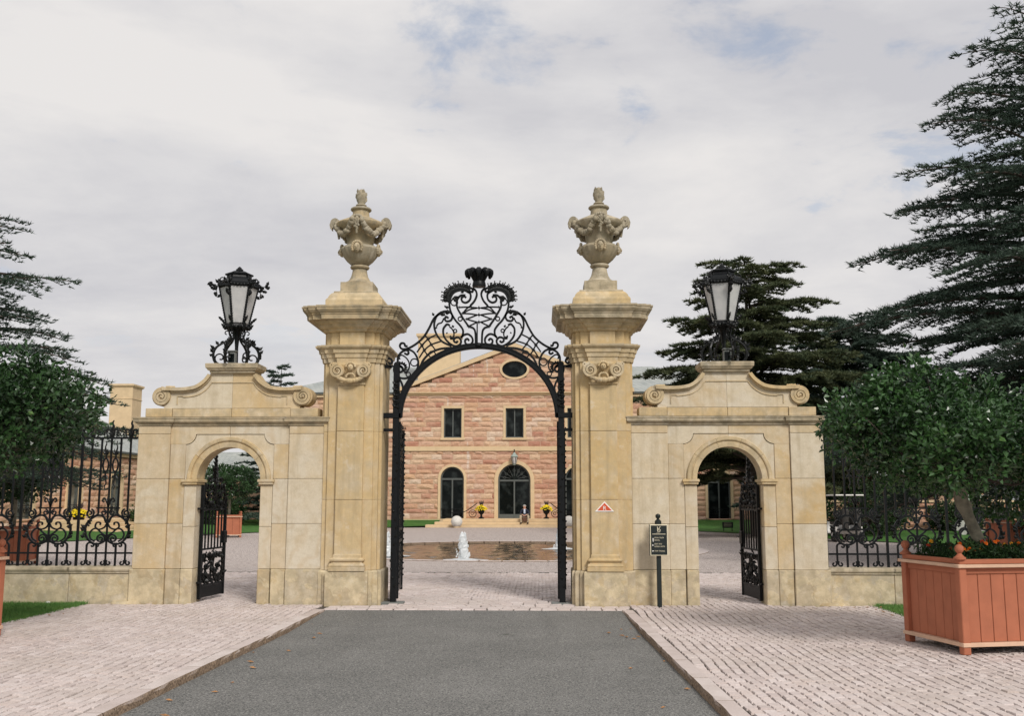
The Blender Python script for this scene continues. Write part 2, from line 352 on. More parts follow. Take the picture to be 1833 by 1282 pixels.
# ------------------------------------------------------------------ ground materials
def ground_mats():
    m, n = new_mat('asphalt'); pos = n('NewGeometry').outputs[0]
    a = n('TexNoise', {'Vector': pos, 'Scale': .7, 'Detail': 6.0, 'Roughness': .65}); b = n('TexNoise', {'Vector': pos, 'Scale': 42.0, 'Detail': 4.0, 'Roughness': .8}); b2 = n('TexNoise', {'Vector': pos, 'Scale': 75.0, 'Detail': 2.0})
    tr = n('TexNoise', {'Vector': n('Mapping', {0: pos, 3: (1.3, .10, 1)}), 'Scale': 1.0, 'Detail': 4.0})
    c = n.mix(n.ramp(a, [(.35, 0.0), (.68, 1.0)]), (.145, .145, .138), (.215, .212, .202))
    c = n.mix(n.ramp(tr, [(.50, 0.0), (.68, .55)]), c, (.115, .115, .110))
    c = n.mix(n.ramp(b, [(.50, 0.0), (.60, .85)]), c, (.34, .33, .31))
    c = n.mix(n.ramp(b2, [(.38, .85), (.49, 0.0)]), c, (.045, .046, .046))
    st = n('TexNoise', {'Vector': n('Mapping', {0: pos, 3: (1.0, .45, 1)}), 'Scale': 1.1, 'Detail': 5.0, 'Roughness': .7})
    c = n.mix(n.ramp(st, [(.64, 0.0), (.70, .75)]), c, (.06, .062, .055))
    finish(n, c, .9, n.math('ADD', b, b2), .6, .012, spec=.25)
    for joined in (False, True):
        m, n = new_mat('sett_joined' if joined else 'sett'); pos = n('NewGeometry').outputs[0]
        r = n('Attribute', None, attribute_name='tint').outputs['Fac'] if joined else n('ObjectInfo').outputs['Random']
        t = n.ramp(r, [(0, (.57, .485, .455)), (.3, (.64, .56, .53)), (.55, (.53, .45, .425)), (.8, (.68, .60, .575)), (1, (.59, .495, .455))])
        big = n('TexNoise', {'Vector': pos, 'Scale': .8, 'Detail': 5.0}); f = n('TexNoise', {'Vector': pos, 'Scale': 45.0, 'Detail': 4.0})
        c = n.mix(n.ramp(big, [(.42, 0.0), (.7, .45)]), t, (.47, .405, .355))
        c = n.mix(n.ramp(f, [(.45, 0.0), (.8, .5)]), c, (.30, .255, .235))
        finish(n, c, .8, f, .4, .006, spec=.3)
    m, n = new_mat('joint'); pos = n('NewGeometry').outputs[0]
    f = n('TexNoise', {'Vector': pos, 'Scale': 30.0, 'Detail': 4.0}); g_ = n('TexNoise', {'Vector': pos, 'Scale': 1.3, 'Detail': 3.0})
    c = n.mix(n.ramp(f, [(.4, 0.0), (.7, 1.0)]), (.05, .044, .037), (.12, .10, .08))
    finish(n, n.mix(n.ramp(g_, [(.55, 0.0), (.7, .5)]), c, (.06, .08, .03)), .95, f, .5)
    # far courtyard: fan-laid setts too small to pick apart
    m, n = new_mat('court_setts'); pos = n('NewGeometry').outputs[0]
    sx = n('SeparateXYZ', {0: pos})
    ang = n.math('MULTIPLY', n.math('ARCTAN2', n.math('ADD', sx.outputs[0], 1.0), n.math('ADD', sx.outputs[1], -34.0)), 34.0)
    rad = n('VectorMath', {0: pos, 1: (-1, 34, 0)}, operation='DISTANCE').outputs['Value']
    wob = n('TexNoise', {'Vector': pos, 'Scale': .9, 'Detail': 2.0})
    pv = n('CombineXYZ', {0: n.math('ADD', rad, n.math('MULTIPLY', wob, .8)), 1: ang, 2: 0.0})
    br = n('TexBrick', {'Vector': pv, 'Color1': (.50, .43, .40, 1), 'Color2': (.60, .53, .50, 1), 'Mortar': (.12, .10, .085, 1), 'Scale': 1.0, 'Mortar Size': .016, 'Mortar Smooth': .4, 'Bias': 0.0, 'Brick Width': .17, 'Row Height': .13})
    big = n('TexNoise', {'Vector': pos, 'Scale': .5, 'Detail': 4.0})
    c = n.mix(n.ramp(big, [(.42, 0.0), (.7, .4)]), br.outputs[0], (.45, .385, .35))
    sk = n('TexNoise', {'Vector': n('Mapping', {0: pos, 3: (4.5, 2.2, 1)}), 'Scale': 1.6, 'Detail': 3.0, 'Roughness': .75})
    c = n.mix(n.ramp(sk, [(.52, 0.0), (.62, .75)]), c, (.24, .195, .17))
    finish(n, c, .8, br.outputs[1].node, .35, .01, spec=.3)
    m, n = new_mat('turf'); pos = n('NewGeometry').outputs[0]
    a = n('TexNoise', {'Vector': pos, 'Scale': 2.0, 'Detail': 6.0}); b = n('TexNoise', {'Vector': pos, 'Scale': 45.0, 'Detail': 3.0})
    c = n.mix(n.ramp(a, [(.35, 0.0), (.65, 1.0)]), (.05, .135, .03), (.085, .19, .042))
    finish(n, n.mix(n.ramp(b, [(.4, 0.0), (.7, .6)]), c, (.02, .06, .014)), .9, b, .8, .03, spec=.15)
    m, n = new_mat('grass_blade'); pos = n('NewGeometry').outputs[0]
    a = n('TexNoise', {'Vector': pos, 'Scale': 3.0, 'Detail': 4.0}); b = n('TexNoise', {'Vector': pos, 'Scale': 60.0})
    c = n.mix(n.ramp(a, [(.35, 0.0), (.68, 1.0)]), (.07, .18, .04), (.13, .25, .06))
    finish(n, n.mix(n.ramp(b, [(.5, 0.0), (.75, .6)]), c, (.22, .25, .09)), .7, spec=.2)
    m, n = new_mat('kerb'); pos = n('NewGeometry').outputs[0]; oi = n('ObjectInfo').outputs['Random']
    a = n('TexNoise', {'Vector': pos, 'Scale': 3.0, 'Detail': 5.0}); b = n('TexNoise', {'Vector': pos, 'Scale': 50.0, 'Detail': 4.0})
    c = n.mix(oi, (.54, .46, .43), (.62, .55, .52)); c = n.mix(n.ramp(a, [(.45, 0.0), (.7, .4)]), c, (.38, .31, .27))
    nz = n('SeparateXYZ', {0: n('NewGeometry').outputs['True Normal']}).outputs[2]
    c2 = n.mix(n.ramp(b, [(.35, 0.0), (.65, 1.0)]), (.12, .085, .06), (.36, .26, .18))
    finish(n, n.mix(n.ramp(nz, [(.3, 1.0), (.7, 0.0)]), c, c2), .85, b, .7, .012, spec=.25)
    m, n = new_mat('water'); pos = n('NewGeometry').outputs[0]
    a = n('TexNoise', {'Vector': n('Mapping', {0: pos, 3: (1, 1.8, 1)}), 'Scale': 2.2, 'Detail': 3.0, 'Distortion': .6}); b = n('TexNoise', {'Vector': pos, 'Scale': 9.0, 'Detail': 2.0})
    finish(n, (.022, .022, .015), .05, n.math('ADD', a, n.math('MULTIPLY', b, .35)), .3, .05, spec=.55)
    m, n = new_mat('foam'); pos = n('NewGeometry').outputs[0]
    d1 = n('BsdfPrincipled', {'Base Color': (.9, .92, .93, 1), 'Roughness': .3}); d2 = n('BsdfTranslucent', {0: (.9, .92, .93, 1)})
    n('OutputMaterial', {0: n('MixShader', {0: .45, 1: d1, 2: d2})})
ground_mats()
plain('soil', (.055, .042, .03), .95)
plain('dry_leaf', (.30, .15, .06), .8, .4, 40)
plain('pebble', (.6, .58, .54), .7)
# ------------------------------------------------------------------ terrain sheets
def sheet(name, poly, z, mat, zf=None):
    vs = [(x, y, z if zf is None else zf(x, y)) for x, y in poly]
    o = obj(name, mesh(vs, [tuple(range(len(vs)))], mat)); tag(o, kind='structure'); return o
sheet('ground', [(-900, -60), (900, -60), (900, 1600), (-900, 1600)], -.16, 'turf')
GX, GY = -1.017, 16.45                                  # middle of the gateway, front plane of the pillars
ROAD_L = lambda y: -3.31 - .17 * (15.83 - y) / 7.75
ROAD_R = lambda y: 1.27 + .23 * (15.64 - y) / 7.4
Y0R, Y1R = -12.0, 15.74
tag(obj('road', mesh([(ROAD_L(Y0R), Y0R, -.075), (ROAD_R(Y0R), Y0R, -.075), (ROAD_R(13.6), 13.6, -.075), (ROAD_L(13.6), 13.6, -.075), (ROAD_R(Y1R + .03), Y1R + .03, -.016), (ROAD_L(Y1R + .03), Y1R + .03, -.016)], [(0, 1, 2, 3), (3, 2, 4, 5)], 'asphalt')), kind='structure')
pave_l = sheet('pavement', [(-16, -6), (ROAD_L(-6) - .1, -6), (ROAD_L(15.7) - .1, Y1R), (ROAD_L(15.7) - .1, 17.5), (-16, 17.5)], -.02, 'joint')
pave_r = sheet('pavement', [(ROAD_R(-6) + .1, -6), (14, -6), (14, 17.5), (ROAD_R(15.7) + .1, 17.5), (ROAD_R(15.7) + .1, Y1R)], -.02, 'joint')
thresh = sheet('threshold', [(ROAD_L(15.7) - .1, Y1R), (ROAD_R(15.7) + .1, Y1R), (ROAD_R(15.7) + .1, 17.5), (ROAD_L(15.7) - .1, 17.5)], -.022, 'joint')
court_bed = sheet('courtyard_bed', [(-12.5, 17.5), (10.5, 17.5), (10.5, 23.6), (-12.5, 23.6)], -.021, 'joint')
PC = (-1.0, 34.05); PR = 6.25
def court():
    """courtyard paving with a round hole for the pond"""
    N_ = 64; ring = [(PC[0] + (PR + .32) * cos(2 * pi * i / N_), PC[1] + (PR + .32) * sin(2 * pi * i / N_)) for i in range(N_)]
    rect = []
    for i in range(N_):
        a = 2 * pi * i / N_; dx, dy = cos(a), sin(a)
        t = min((30 / abs(dx)) if abs(dx) > 1e-6 else 1e9, ((28 if dy > 0 else 10.45) / abs(dy)) if abs(dy) > 1e-6 else 1e9)
        rect.append((PC[0] + dx * t, PC[1] + dy * t))
    vs = [(x, y, -.004) for x, y in ring] + [(x, y, -.004) for x, y in rect]
    cs = [(PC[0] + 30, 62.05), (PC[0] - 30, 62.05), (PC[0] - 30, 23.6), (PC[0] + 30, 23.6)]
    fs = [(i, N_ + i, N_ + (i + 1) % N_, (i + 1) % N_) for i in range(N_)]
    for cx_, cy_ in cs:
        k = len(vs); vs.append((cx_, cy_, -.004)); a = atan2(cy_ - PC[1], cx_ - PC[0]) % (2 * pi); i = int(a / (2 * pi) * N_); fs.append((N_ + i, k, N_ + (i + 1) % N_))
    tag(obj('courtyard', mesh(vs, fs, 'court_setts')), kind='structure')
court()
for x0, x1 in ((-31, -12.5), (10.5, 29)):
    sheet('courtyard', [(x0, 17.5), (x1, 17.5), (x1, 23.6), (x0, 23.6)], -.005, 'court_setts')
def pond():
    nr, na = 92, 430; rr = np.linspace(.01, PR + .2, nr); aa = np.linspace(0, 2 * pi, na + 1)[:-1]; Rg, Ag = np.meshgrid(rr, aa, indexing='ij'); X, Yv = Rg * np.cos(Ag), Rg * np.sin(Ag); rng = np.random.default_rng(4); Z = np.zeros_like(X)
    for k in range(26):
        th = rng.uniform(0, 2 * pi); wl = rng.uniform(.28, 1.3); Z += .0036 * wl ** .7 * np.sin(2 * pi / wl * (X * cos(th) + Yv * sin(th)) + rng.uniform(0, 6))
    for jx, jy in ((828, 1000), (692, 992), (1003, 980)):
        q = on_ground(jx, jy); d = np.hypot(X + PC[0] - q.x, Yv + PC[1] - q.y); Z += .016 * np.exp(-d / 1.1) * np.sin(d * 17)
    vs = np.stack([X + PC[0], Yv + PC[1], Z - .07], -1).reshape(-1, 3)
    fs = [(i * na + j, (i + 1) * na + j, (i + 1) * na + (j + 1) % na, i * na + (j + 1) % na) for i in range(nr - 1) for j in range(na)]
    o = obj('water', mesh(vs, fs, 'water', True)); tag(o, kind='structure')
pond()
rim = MB()
for a0 in range(64):
    a, b = 2 * pi * a0 / 64, 2 * pi * (a0 + .94) / 64; q = [(r * cos(t), r * sin(t)) for r, t in ((PR, a), (PR + .34, a), (PR + .34, b), (PR, b))]
    rim.loft([[(PC[0] + x, PC[1] + y, z) for x, y in q] for z in (-.14, .012)])
tag(rim.build('pond_kerb', 'kerb'), kind='structure')
# ------------------------------------------------------------------ setts
SETT = []
for k in range(10):
    r = random.Random(k); j = lambda a: r.uniform(-a, a)
    base = [(-.5, -.5), (.5, -.5), (.5, .5), (-.5, .5)]
    bb = [(x + j(.045), y + j(.03)) for x, y in base]; tilt = (j(.006), j(.006))
    rings = [[(x, y, -.045) for x, y in bb], [(x, y, -.012) for x, y in bb], [(x * .93 + j(.02), y * .93 + j(.02), .0 + j(.003) + x * tilt[0] + y * tilt[1]) for x, y in bb]]
    mb = MB().loft(rings); mb.f.pop(-2); SETT.append(mb)
SETT_ME = [mesh(mb.v, mb.f, 'sett', name='sett') for mb in SETT]
SETT_NP = [(np.array(mb.v), mb.f) for mb in SETT]
def grass_edge(y):                                     # half-width of the paved forecourt (from the axis) at Y
    return 6.35 if y > 13.9 else 6.35 + (13.9 - y) ** 2 * 1.1
setts_l, setts_r, setts_c = [], [], []
def seen(x, y):
    v = Matrix.Rotation(-YAW, 3, 'Z') @ Vector((x, y, -EYE)); v = Matrix.Rotation(-PITCH, 3, 'X') @ v
    px = 916.5 + FPX * v.x / v.y; py = 641 - FPX * v.z / v.y
    return v.y > 0 and -10 < px < 1843 and py < 1290
for side, lst in ((-1, setts_l), (1, setts_r)):
    nrow = 0; x = .17
    while x < 9.0:
        wd = random.uniform(.098, .122); y = 4.6 + random.random() * .2
        ph = x * 1.6
        while y < 17.45:
            ln = random.choice((.10, .12, .13, .14, .15, .16, .18)) * random.uniform(.92, 1.08)
            yc = y + ln / 2; ex = (-ROAD_L(min(yc, 15.7)) if side < 0 else ROAD_R(min(yc, 15.7))) + x + wd / 2 + .022 * sin(yc * 1.7 + ph * .15) + .012 * sin(yc * 4.1 + ph)
            X = side * ex
            if abs(X - GX) < grass_edge(yc) + (.1 if yc < 16.3 else 0) and not (yc > 16.42 and not (3.55 < abs(X - GX) < 4.78)):
                lst.append((X, yc, wd - .016, ln - .013, random.uniform(-.02, .02)))
            y += ln
        x += wd
y = Y1R + .01
for r_, h_ in enumerate((.2, .17, .16, .17, .16, .17, .16, .17, .16, .16)):                     # threshold band across the gateway
    x = ROAD_L(15.7) - .05 + (r_ % 2) * .1
    while x < ROAD_R(15.7) + .05:
        ln = random.uniform(.15, .26)
        if y + h_ < 16.3 or abs(x + ln / 2 - GX) < 1.5: setts_c.append((x + ln / 2, y + h_ / 2, ln - .014, h_ - .016, random.uniform(-.04, .04)))
        x += ln
    y += h_
for fx in range(-6, 6):                               # scallop-laid courtyard setts near the gate
    cx_ = GX + .6 + fx * 1.9
    for k in range(-6, 54):
        for i in range(13):
            dx = -.95 + (i + .25 + .5 * (k % 2)) * 1.9 / 13; X = cx_ + dx + random.uniform(-.006, .006); Yv = 17.3 + k * .122 + .62 * (sqrt(1.3 ** 2 - dx * dx) - 1.0) + (fx % 2) * .06 + random.uniform(-.006, .006)
            if 17.35 < Yv < 23.5: setts_c.append((X, Yv, .130, .106, -.62 * dx / sqrt(1.69 - dx * dx) + random.uniform(-.05, .05)))
def lay(setts, parent, nobj, zoff=0.0):
    setts = sorted(setts, key=lambda s: (0 if seen(s[0], s[1]) else 1, s[1] ** 2 + s[0] ** 2))
    for i, (X, Yv, a, b, rz) in enumerate(setts[:nobj]):
        obj('sett', SETT_ME[i * 7 % 10], parent, (X, Yv, random.uniform(-.004, .003) + zoff), (0, 0, rz), (a, b, 1))
    vs, fs, tint, k = [], [], [], 0
    for i, (X, Yv, a, b, rz) in enumerate(setts[nobj:]):
        v, f = SETT_NP[random.randrange(10)]; c, s = cos(rz), sin(rz)
        p = v * (a, b, 1); vs.append(np.stack([X + p[:, 0] * c - p[:, 1] * s, Yv + p[:, 0] * s + p[:, 1] * c, p[:, 2] + random.uniform(-.004, .003) + zoff], 1))
        fs += [tuple(q + k for q in ff) for ff in f]; t = random.random(); tint += [t] * len(f); k += len(v)
    me = mesh(np.concatenate(vs), fs, 'sett_joined', name='setts')
    at = me.attributes.new('tint', 'FLOAT', 'FACE'); at.data.foreach_set('value', tint)
    tag(obj('setts', me, parent), kind='stuff')
lay(setts_l, pave_l, 290); lay(setts_r, pave_r, 290)
lay([s for s in setts_c if s[1] < 17.35], thresh, 60); lay([s for s in setts_c if s[1] >= 17.35], court_bed, 0)
# kerbs beside the road
for side, f in ((-1, ROAD_L), (1, ROAD_R)):
    root = tag(MB().box(-.01, .01, -.01, .01, -.1, -.09).build('kerb', 'kerb'), kind='structure')
    y = -6.0
    while y < 15.6:
        ln = min(random.uniform(.8, 1.3), 15.7 - y); x0 = f(y); x1 = f(y + ln); nseg = 6
        rings = []
        for i in range(nseg + 1):
            t = i / nseg; xx = x0 + (x1 - x0) * t; e = random.uniform(-.012, .012); yy = y + .006 + (ln - .012) * t
            rings.append([(xx + e * .3, yy, -.12), (xx + e + .004 * side, yy, -.02 + random.uniform(-.01, .01)), (xx + side * .012 + e * .5, yy, .004), (xx + side * .16, yy, .004), (xx + side * .16, yy, -.12)])
        MB().loft(rings).build('kerb_stone', 'kerb', root); y += ln
# ------------------------------------------------------------------ lawns
def lawn(poly, z, zf=None): return sheet('lawn', poly, z, 'turf', zf)
def blades(name, region, count, h=.055):
    """region: function giving n random (x,y) points"""
    P = region(count); n_ = len(P); a = RNG.uniform(0, 2 * pi, n_); hh = RNG.uniform(.5, 1.1, n_) * h; ln = RNG.uniform(-.6, .6, (n_, 2)) * hh[:, None]; wd = RNG.uniform(.003, .006, n_)
    b = np.stack([P[:, 0], P[:, 1], np.full(n_, 0.0)], 1); d = np.stack([np.cos(a) * wd, np.sin(a) * wd, np.zeros(n_)], 1)
    tip = b + np.concatenate([ln, hh[:, None]], 1)
    vs = np.stack([b - d, b + d, tip], 1).reshape(-1, 3)
    o = obj(name, mesh(vs, [(3 * i, 3 * i + 1, 3 * i + 2) for i in range(n_)], 'grass_blade')); return o
for side in (-1, 1):
    pts = [(GX + side * (grass_edge(yy) + .06), yy) for yy in np.linspace(16.9, 11.6, 12)]
    lawn(pts + [(GX + side * 14, 11.6), (GX + side * 14, 16.9)], .0)
    def reg(c, side=side):
        y_ = 16.45 - RNG.random(c) ** 1.0 * 4.2; e = np.array([grass_edge(v) for v in y_]); x_ = GX + side * (e + .05 + RNG.random(c) ** 1.5 * 4.0 - RNG.random(c) ** 4 * .12)
        return np.stack([x_, y_], 1)
    tag(blades('grass', reg, 42000), 'short mown green grass below the low wall with the ' + ('planter standing fully in view before it' if side > 0 else 'small white stone lying in it'), 'grass', kind='stuff')
lawn([(-24, 30), (-19.5, 38), (-15.7, 47.2), (-12.5, 53.5), (-9.5, 58.6), (-6.2, 59.9), (-6.2, 62.9), (-24, 62.9)], .0, lambda x, y: .03 + max(0, y - 59) * .09)
lawn([(22, 26), (22, 63), (3.2, 63), (3.2, 59.9), (6, 57.2), (9.6, 50), (13.3, 40.5), (17, 33)], .0, lambda x, y: .03 + max(0, y - 59) * .09)
for k in range(34):
    side = random.choice((-1, 1)); yy = random.uniform(8.2, 15)
    X = (ROAD_L(yy) + random.uniform(.02, .5) if side < 0 else ROAD_R(yy) - random.uniform(.02, .5)) if k < 24 else GX + side * (grass_edge(15) + random.uniform(-.5, .1))
    if k >= 24: yy = random.uniform(14.5, 16.2)
    mb = MB().leaf3((-.03, 0, .006), (.04, .01, .012), .018, (0, 0, 1), .5)
    o = mb.build('fallen_leaf', 'dry_leaf', None, loc=(X, yy, -.074 if k < 24 else .004)); o.rotation_euler = (0, 0, random.uniform(0, 6)); s = random.uniform(.7, 1.4); o.scale = (s, s, s)
    if k < 24: tag(o, 'curled dry brown leaf lying on the asphalt by the kerb', 'leaf', 'dry leaves on the asphalt')
    else: tag(o, 'curled dry brown leaf lying by the grass edge', 'leaf', 'dry leaves by the grass')
tag(MB().ball((0, 0, .02), .035, 7, 5, 1.2, 1, .8).build('stone', 'pebble', None, loc=tuple(on_ground(86, 1082))), 'small white stone lying in the grass under the low wall', 'stone')
# ------------------------------------------------------------------ gate masonry
def cross(core, w2, wp, d2, dp, depth, pil=True):
    """plan of a pillar: square core, wider middle layer on each face, narrow pilaster front and back; y=0 is the core's front"""
    h = core; D = depth
    p = [(-h, 0), (-w2, 0), (-w2, -d2)]
    if pil: p += [(-wp, -d2), (-wp, -d2 - dp), (wp, -d2 - dp), (wp, -d2)]
    p += [(w2, -d2), (w2, 0), (h, 0)]
    q = D / 2 - w2
    p += [(h, q), (h + d2, q), (h + d2, D - q), (h, D - q)]
    p += [(h, D), (w2, D), (w2, D + d2), (-w2, D + d2), (-w2, D), (-h, D)]
    p += [(-h, D - q), (-h - d2, D - q), (-h - d2, q), (-h, q)]
    return p
def pillar(sx, label):
    R = empty('gate_pillar', (GX + sx * (2.10 if sx < 0 else 2.08), GY, 0), label=label, cat='pillar', group='pillars of the main gateway')
    P2 = cross(.455, .375, .22, .045, .06, .92, False); P3 = cross(.455, .375, .22, .045, .06, .92, True)
    MB().rectloft(P2, [(.03, -.1), (.03, .515), (.018, .54), (0, .545)]).build('plinth_stone', 'plinth', R)
    MB().rectloft([(-.345, -.17), (.345, -.17), (.345, .2), (-.345, .2)], [(0, -.1), (0, .525), (-.012, .537)]).build('pedestal', 'plinth', R)
    # moulded pilaster base
    base = [(.075, .54), (.075, .60), (.062, .604), (.07, .625), (.06, .655), (.03, .668), (.028, .69), (.055, .70), (.06, .722), (.045, .74), (.012, .752), (.01, .79), (0, .81)]
    MB().rectloft([(-.22, -.11), (.22, -.11), (.22, .1), (-.22, .1)], base).build('pilaster_base', 'trim', R)
    for z0, z1 in ((.545, 1.68), (1.68, 2.80), (2.80, 3.95)):
        MB().rectloft(P2, [(-.004, z0 + .002), (0, z0 + .007), (0, z1 - .005), (-.004, z1)]).build('shaft_stone', 'ashlar_warm', R)
        MB().box(-.22, .22, -.11, .05, max(z0, .8) + .003, z1 - .002 if z1 < 3 else 3.56, .006).build('pilaster_stone', 'ashlar_warm', R)
    MB().rectloft([(-.22, -.11), (.22, -.11), (.22, .1), (-.22, .1)], [(0, 3.562), (.018, 3.575), (.022, 3.59), (.012, 3.605), (-.012, 3.61), (-.012, 3.70)]).build('necking', 'trim', R)
    # volute capital with a mask and swag
    cp = MB()
    cp.rectloft([(-.22, -.10), (.22, -.10), (.22, .1), (-.22, .1)], [(.0, 3.70), (.03, 3.76), (.07, 3.86), (.085, 3.90), (.075, 3.945)])
    cap = cp.build('capital', 'trim', R)
    for s in (-1, 1):
        v = MB()
        sp = spiral(s * .215, 3.80, .115, .02, pi / 2, pi / 2 - s * 2 * pi * 2.1, 40)
        v.flat([(x, z) for x, z in sp], [.045 - .025 * i / 40 for i in range(41)], .05, -.20)
        v.ball((s * .215, -.19, 3.80), .024, 8, 5); v.prism(arc(s * .215, 3.80, .112, 0, 2 * pi, 20)[:-1], -.19, .0)
        v.flat([(s * .27, 3.90), (s * .31, 3.925), (s * .335, 3.90), (s * .325, 3.86)], .03, .06, -.19)
        v.build('volute', 'trim', cap, smooth=True)
    g_ = MB()
    for i in range(19):
        t = i / 18 * 2 - 1; z = 3.685 - .055 * (1 - t * t); g_.ball((t * .2, -.19 - .02 * (1 - t * t), z), .028 + .012 * random.random() + .012 * (1 - abs(t)), 6, 4)
    for i in range(9):
        a = pi * (i / 8); g_.ball((.07 * cos(a), -.19, 3.70 + .05 * sin(a)), .022, 6, 4)
    g_.build('swag', 'trim', cap, smooth='all')
    k = MB(); k.ball((0, -.205, 3.855), .05, 8, 6, 1, .9, 1.15); k.ball((0, -.25, 3.85), .015, 6, 4, .8, 1, 1.5); k.ball((-.018, -.248, 3.868), .009, 5, 4); k.ball((.018, -.248, 3.868), .009, 5, 4); k.ball((0, -.246, 3.828), .014, 6, 4, 1.3, .6, .5)
    for i in range(9):
        a = pi * i / 8; k.ball((.075 * cos(a), -.19, 3.875 + .06 * sin(a)), .024, 6, 4)
    k.build('mask', 'trim', cap, smooth='all')
    MB().rectloft(P3, [(-.02, 3.951), (.02, 3.952), (.03, 4.025), (.045, 4.03), (.055, 4.10), (.072, 4.104), (.082, 4.175), (.105, 4.18), (.125, 4.205), (.13, 4.235), (.04, 4.243), (-.01, 4.247)]).build('architrave', 'trim', R)
    MB().rectloft(P3, [(-.012, 4.248), (-.012, 4.465)]).build('frieze', 'ashlar_warm', R)
    MB().rectloft(P3, [(-.02, 4.466), (.01, 4.47), (.03, 4.49), (.035, 4.515), (.065, 4.53), (.095, 4.56), (.105, 4.59), (.13, 4.594), (.16, 4.63), (.17, 4.645)]).build('cornice_bed', 'trim', R)
    MB().rectloft(P3, [(.16, 4.647), (.25, 4.65), (.255, 4.72), (.265, 4.727), (.27, 4.745), (.29, 4.765), (.315, 4.80), (.32, 4.835), (.33, 4.84), (.33, 4.87), (.15, 4.886), (-.05, 4.89)]).build('cornice', 'weathered', R)
    return R
pillar(-1, 'sandstone gate pillar without any plaque, topped by a carved urn')
pr_ = pillar(1, 'sandstone gate pillar bearing the red triangle plaque')
# red triangle with letter on the pillar
o = MB().prism([(-.155, -.075), (.155, -.075), (0, .09)], -.008, 0).build('triangular_plaque', 'white_paint', None, loc=(on_plane(1082, 902, GY - .11).x, GY - .112, on_plane(1082, 908, GY - .11).z))
tag(o, 'small red and white triangular plaque with letter R on the pillar', 'plaque')
MB().prism([(-.118, -.058), (.118, -.058), (0, .066)], -.011, -.0085).build('red_field', 'plaque_red', o)
obj('letter', text_mesh('R', .095, 'white_paint'), o, (0, -.013, -.022), (pi / 2, 0, 0))
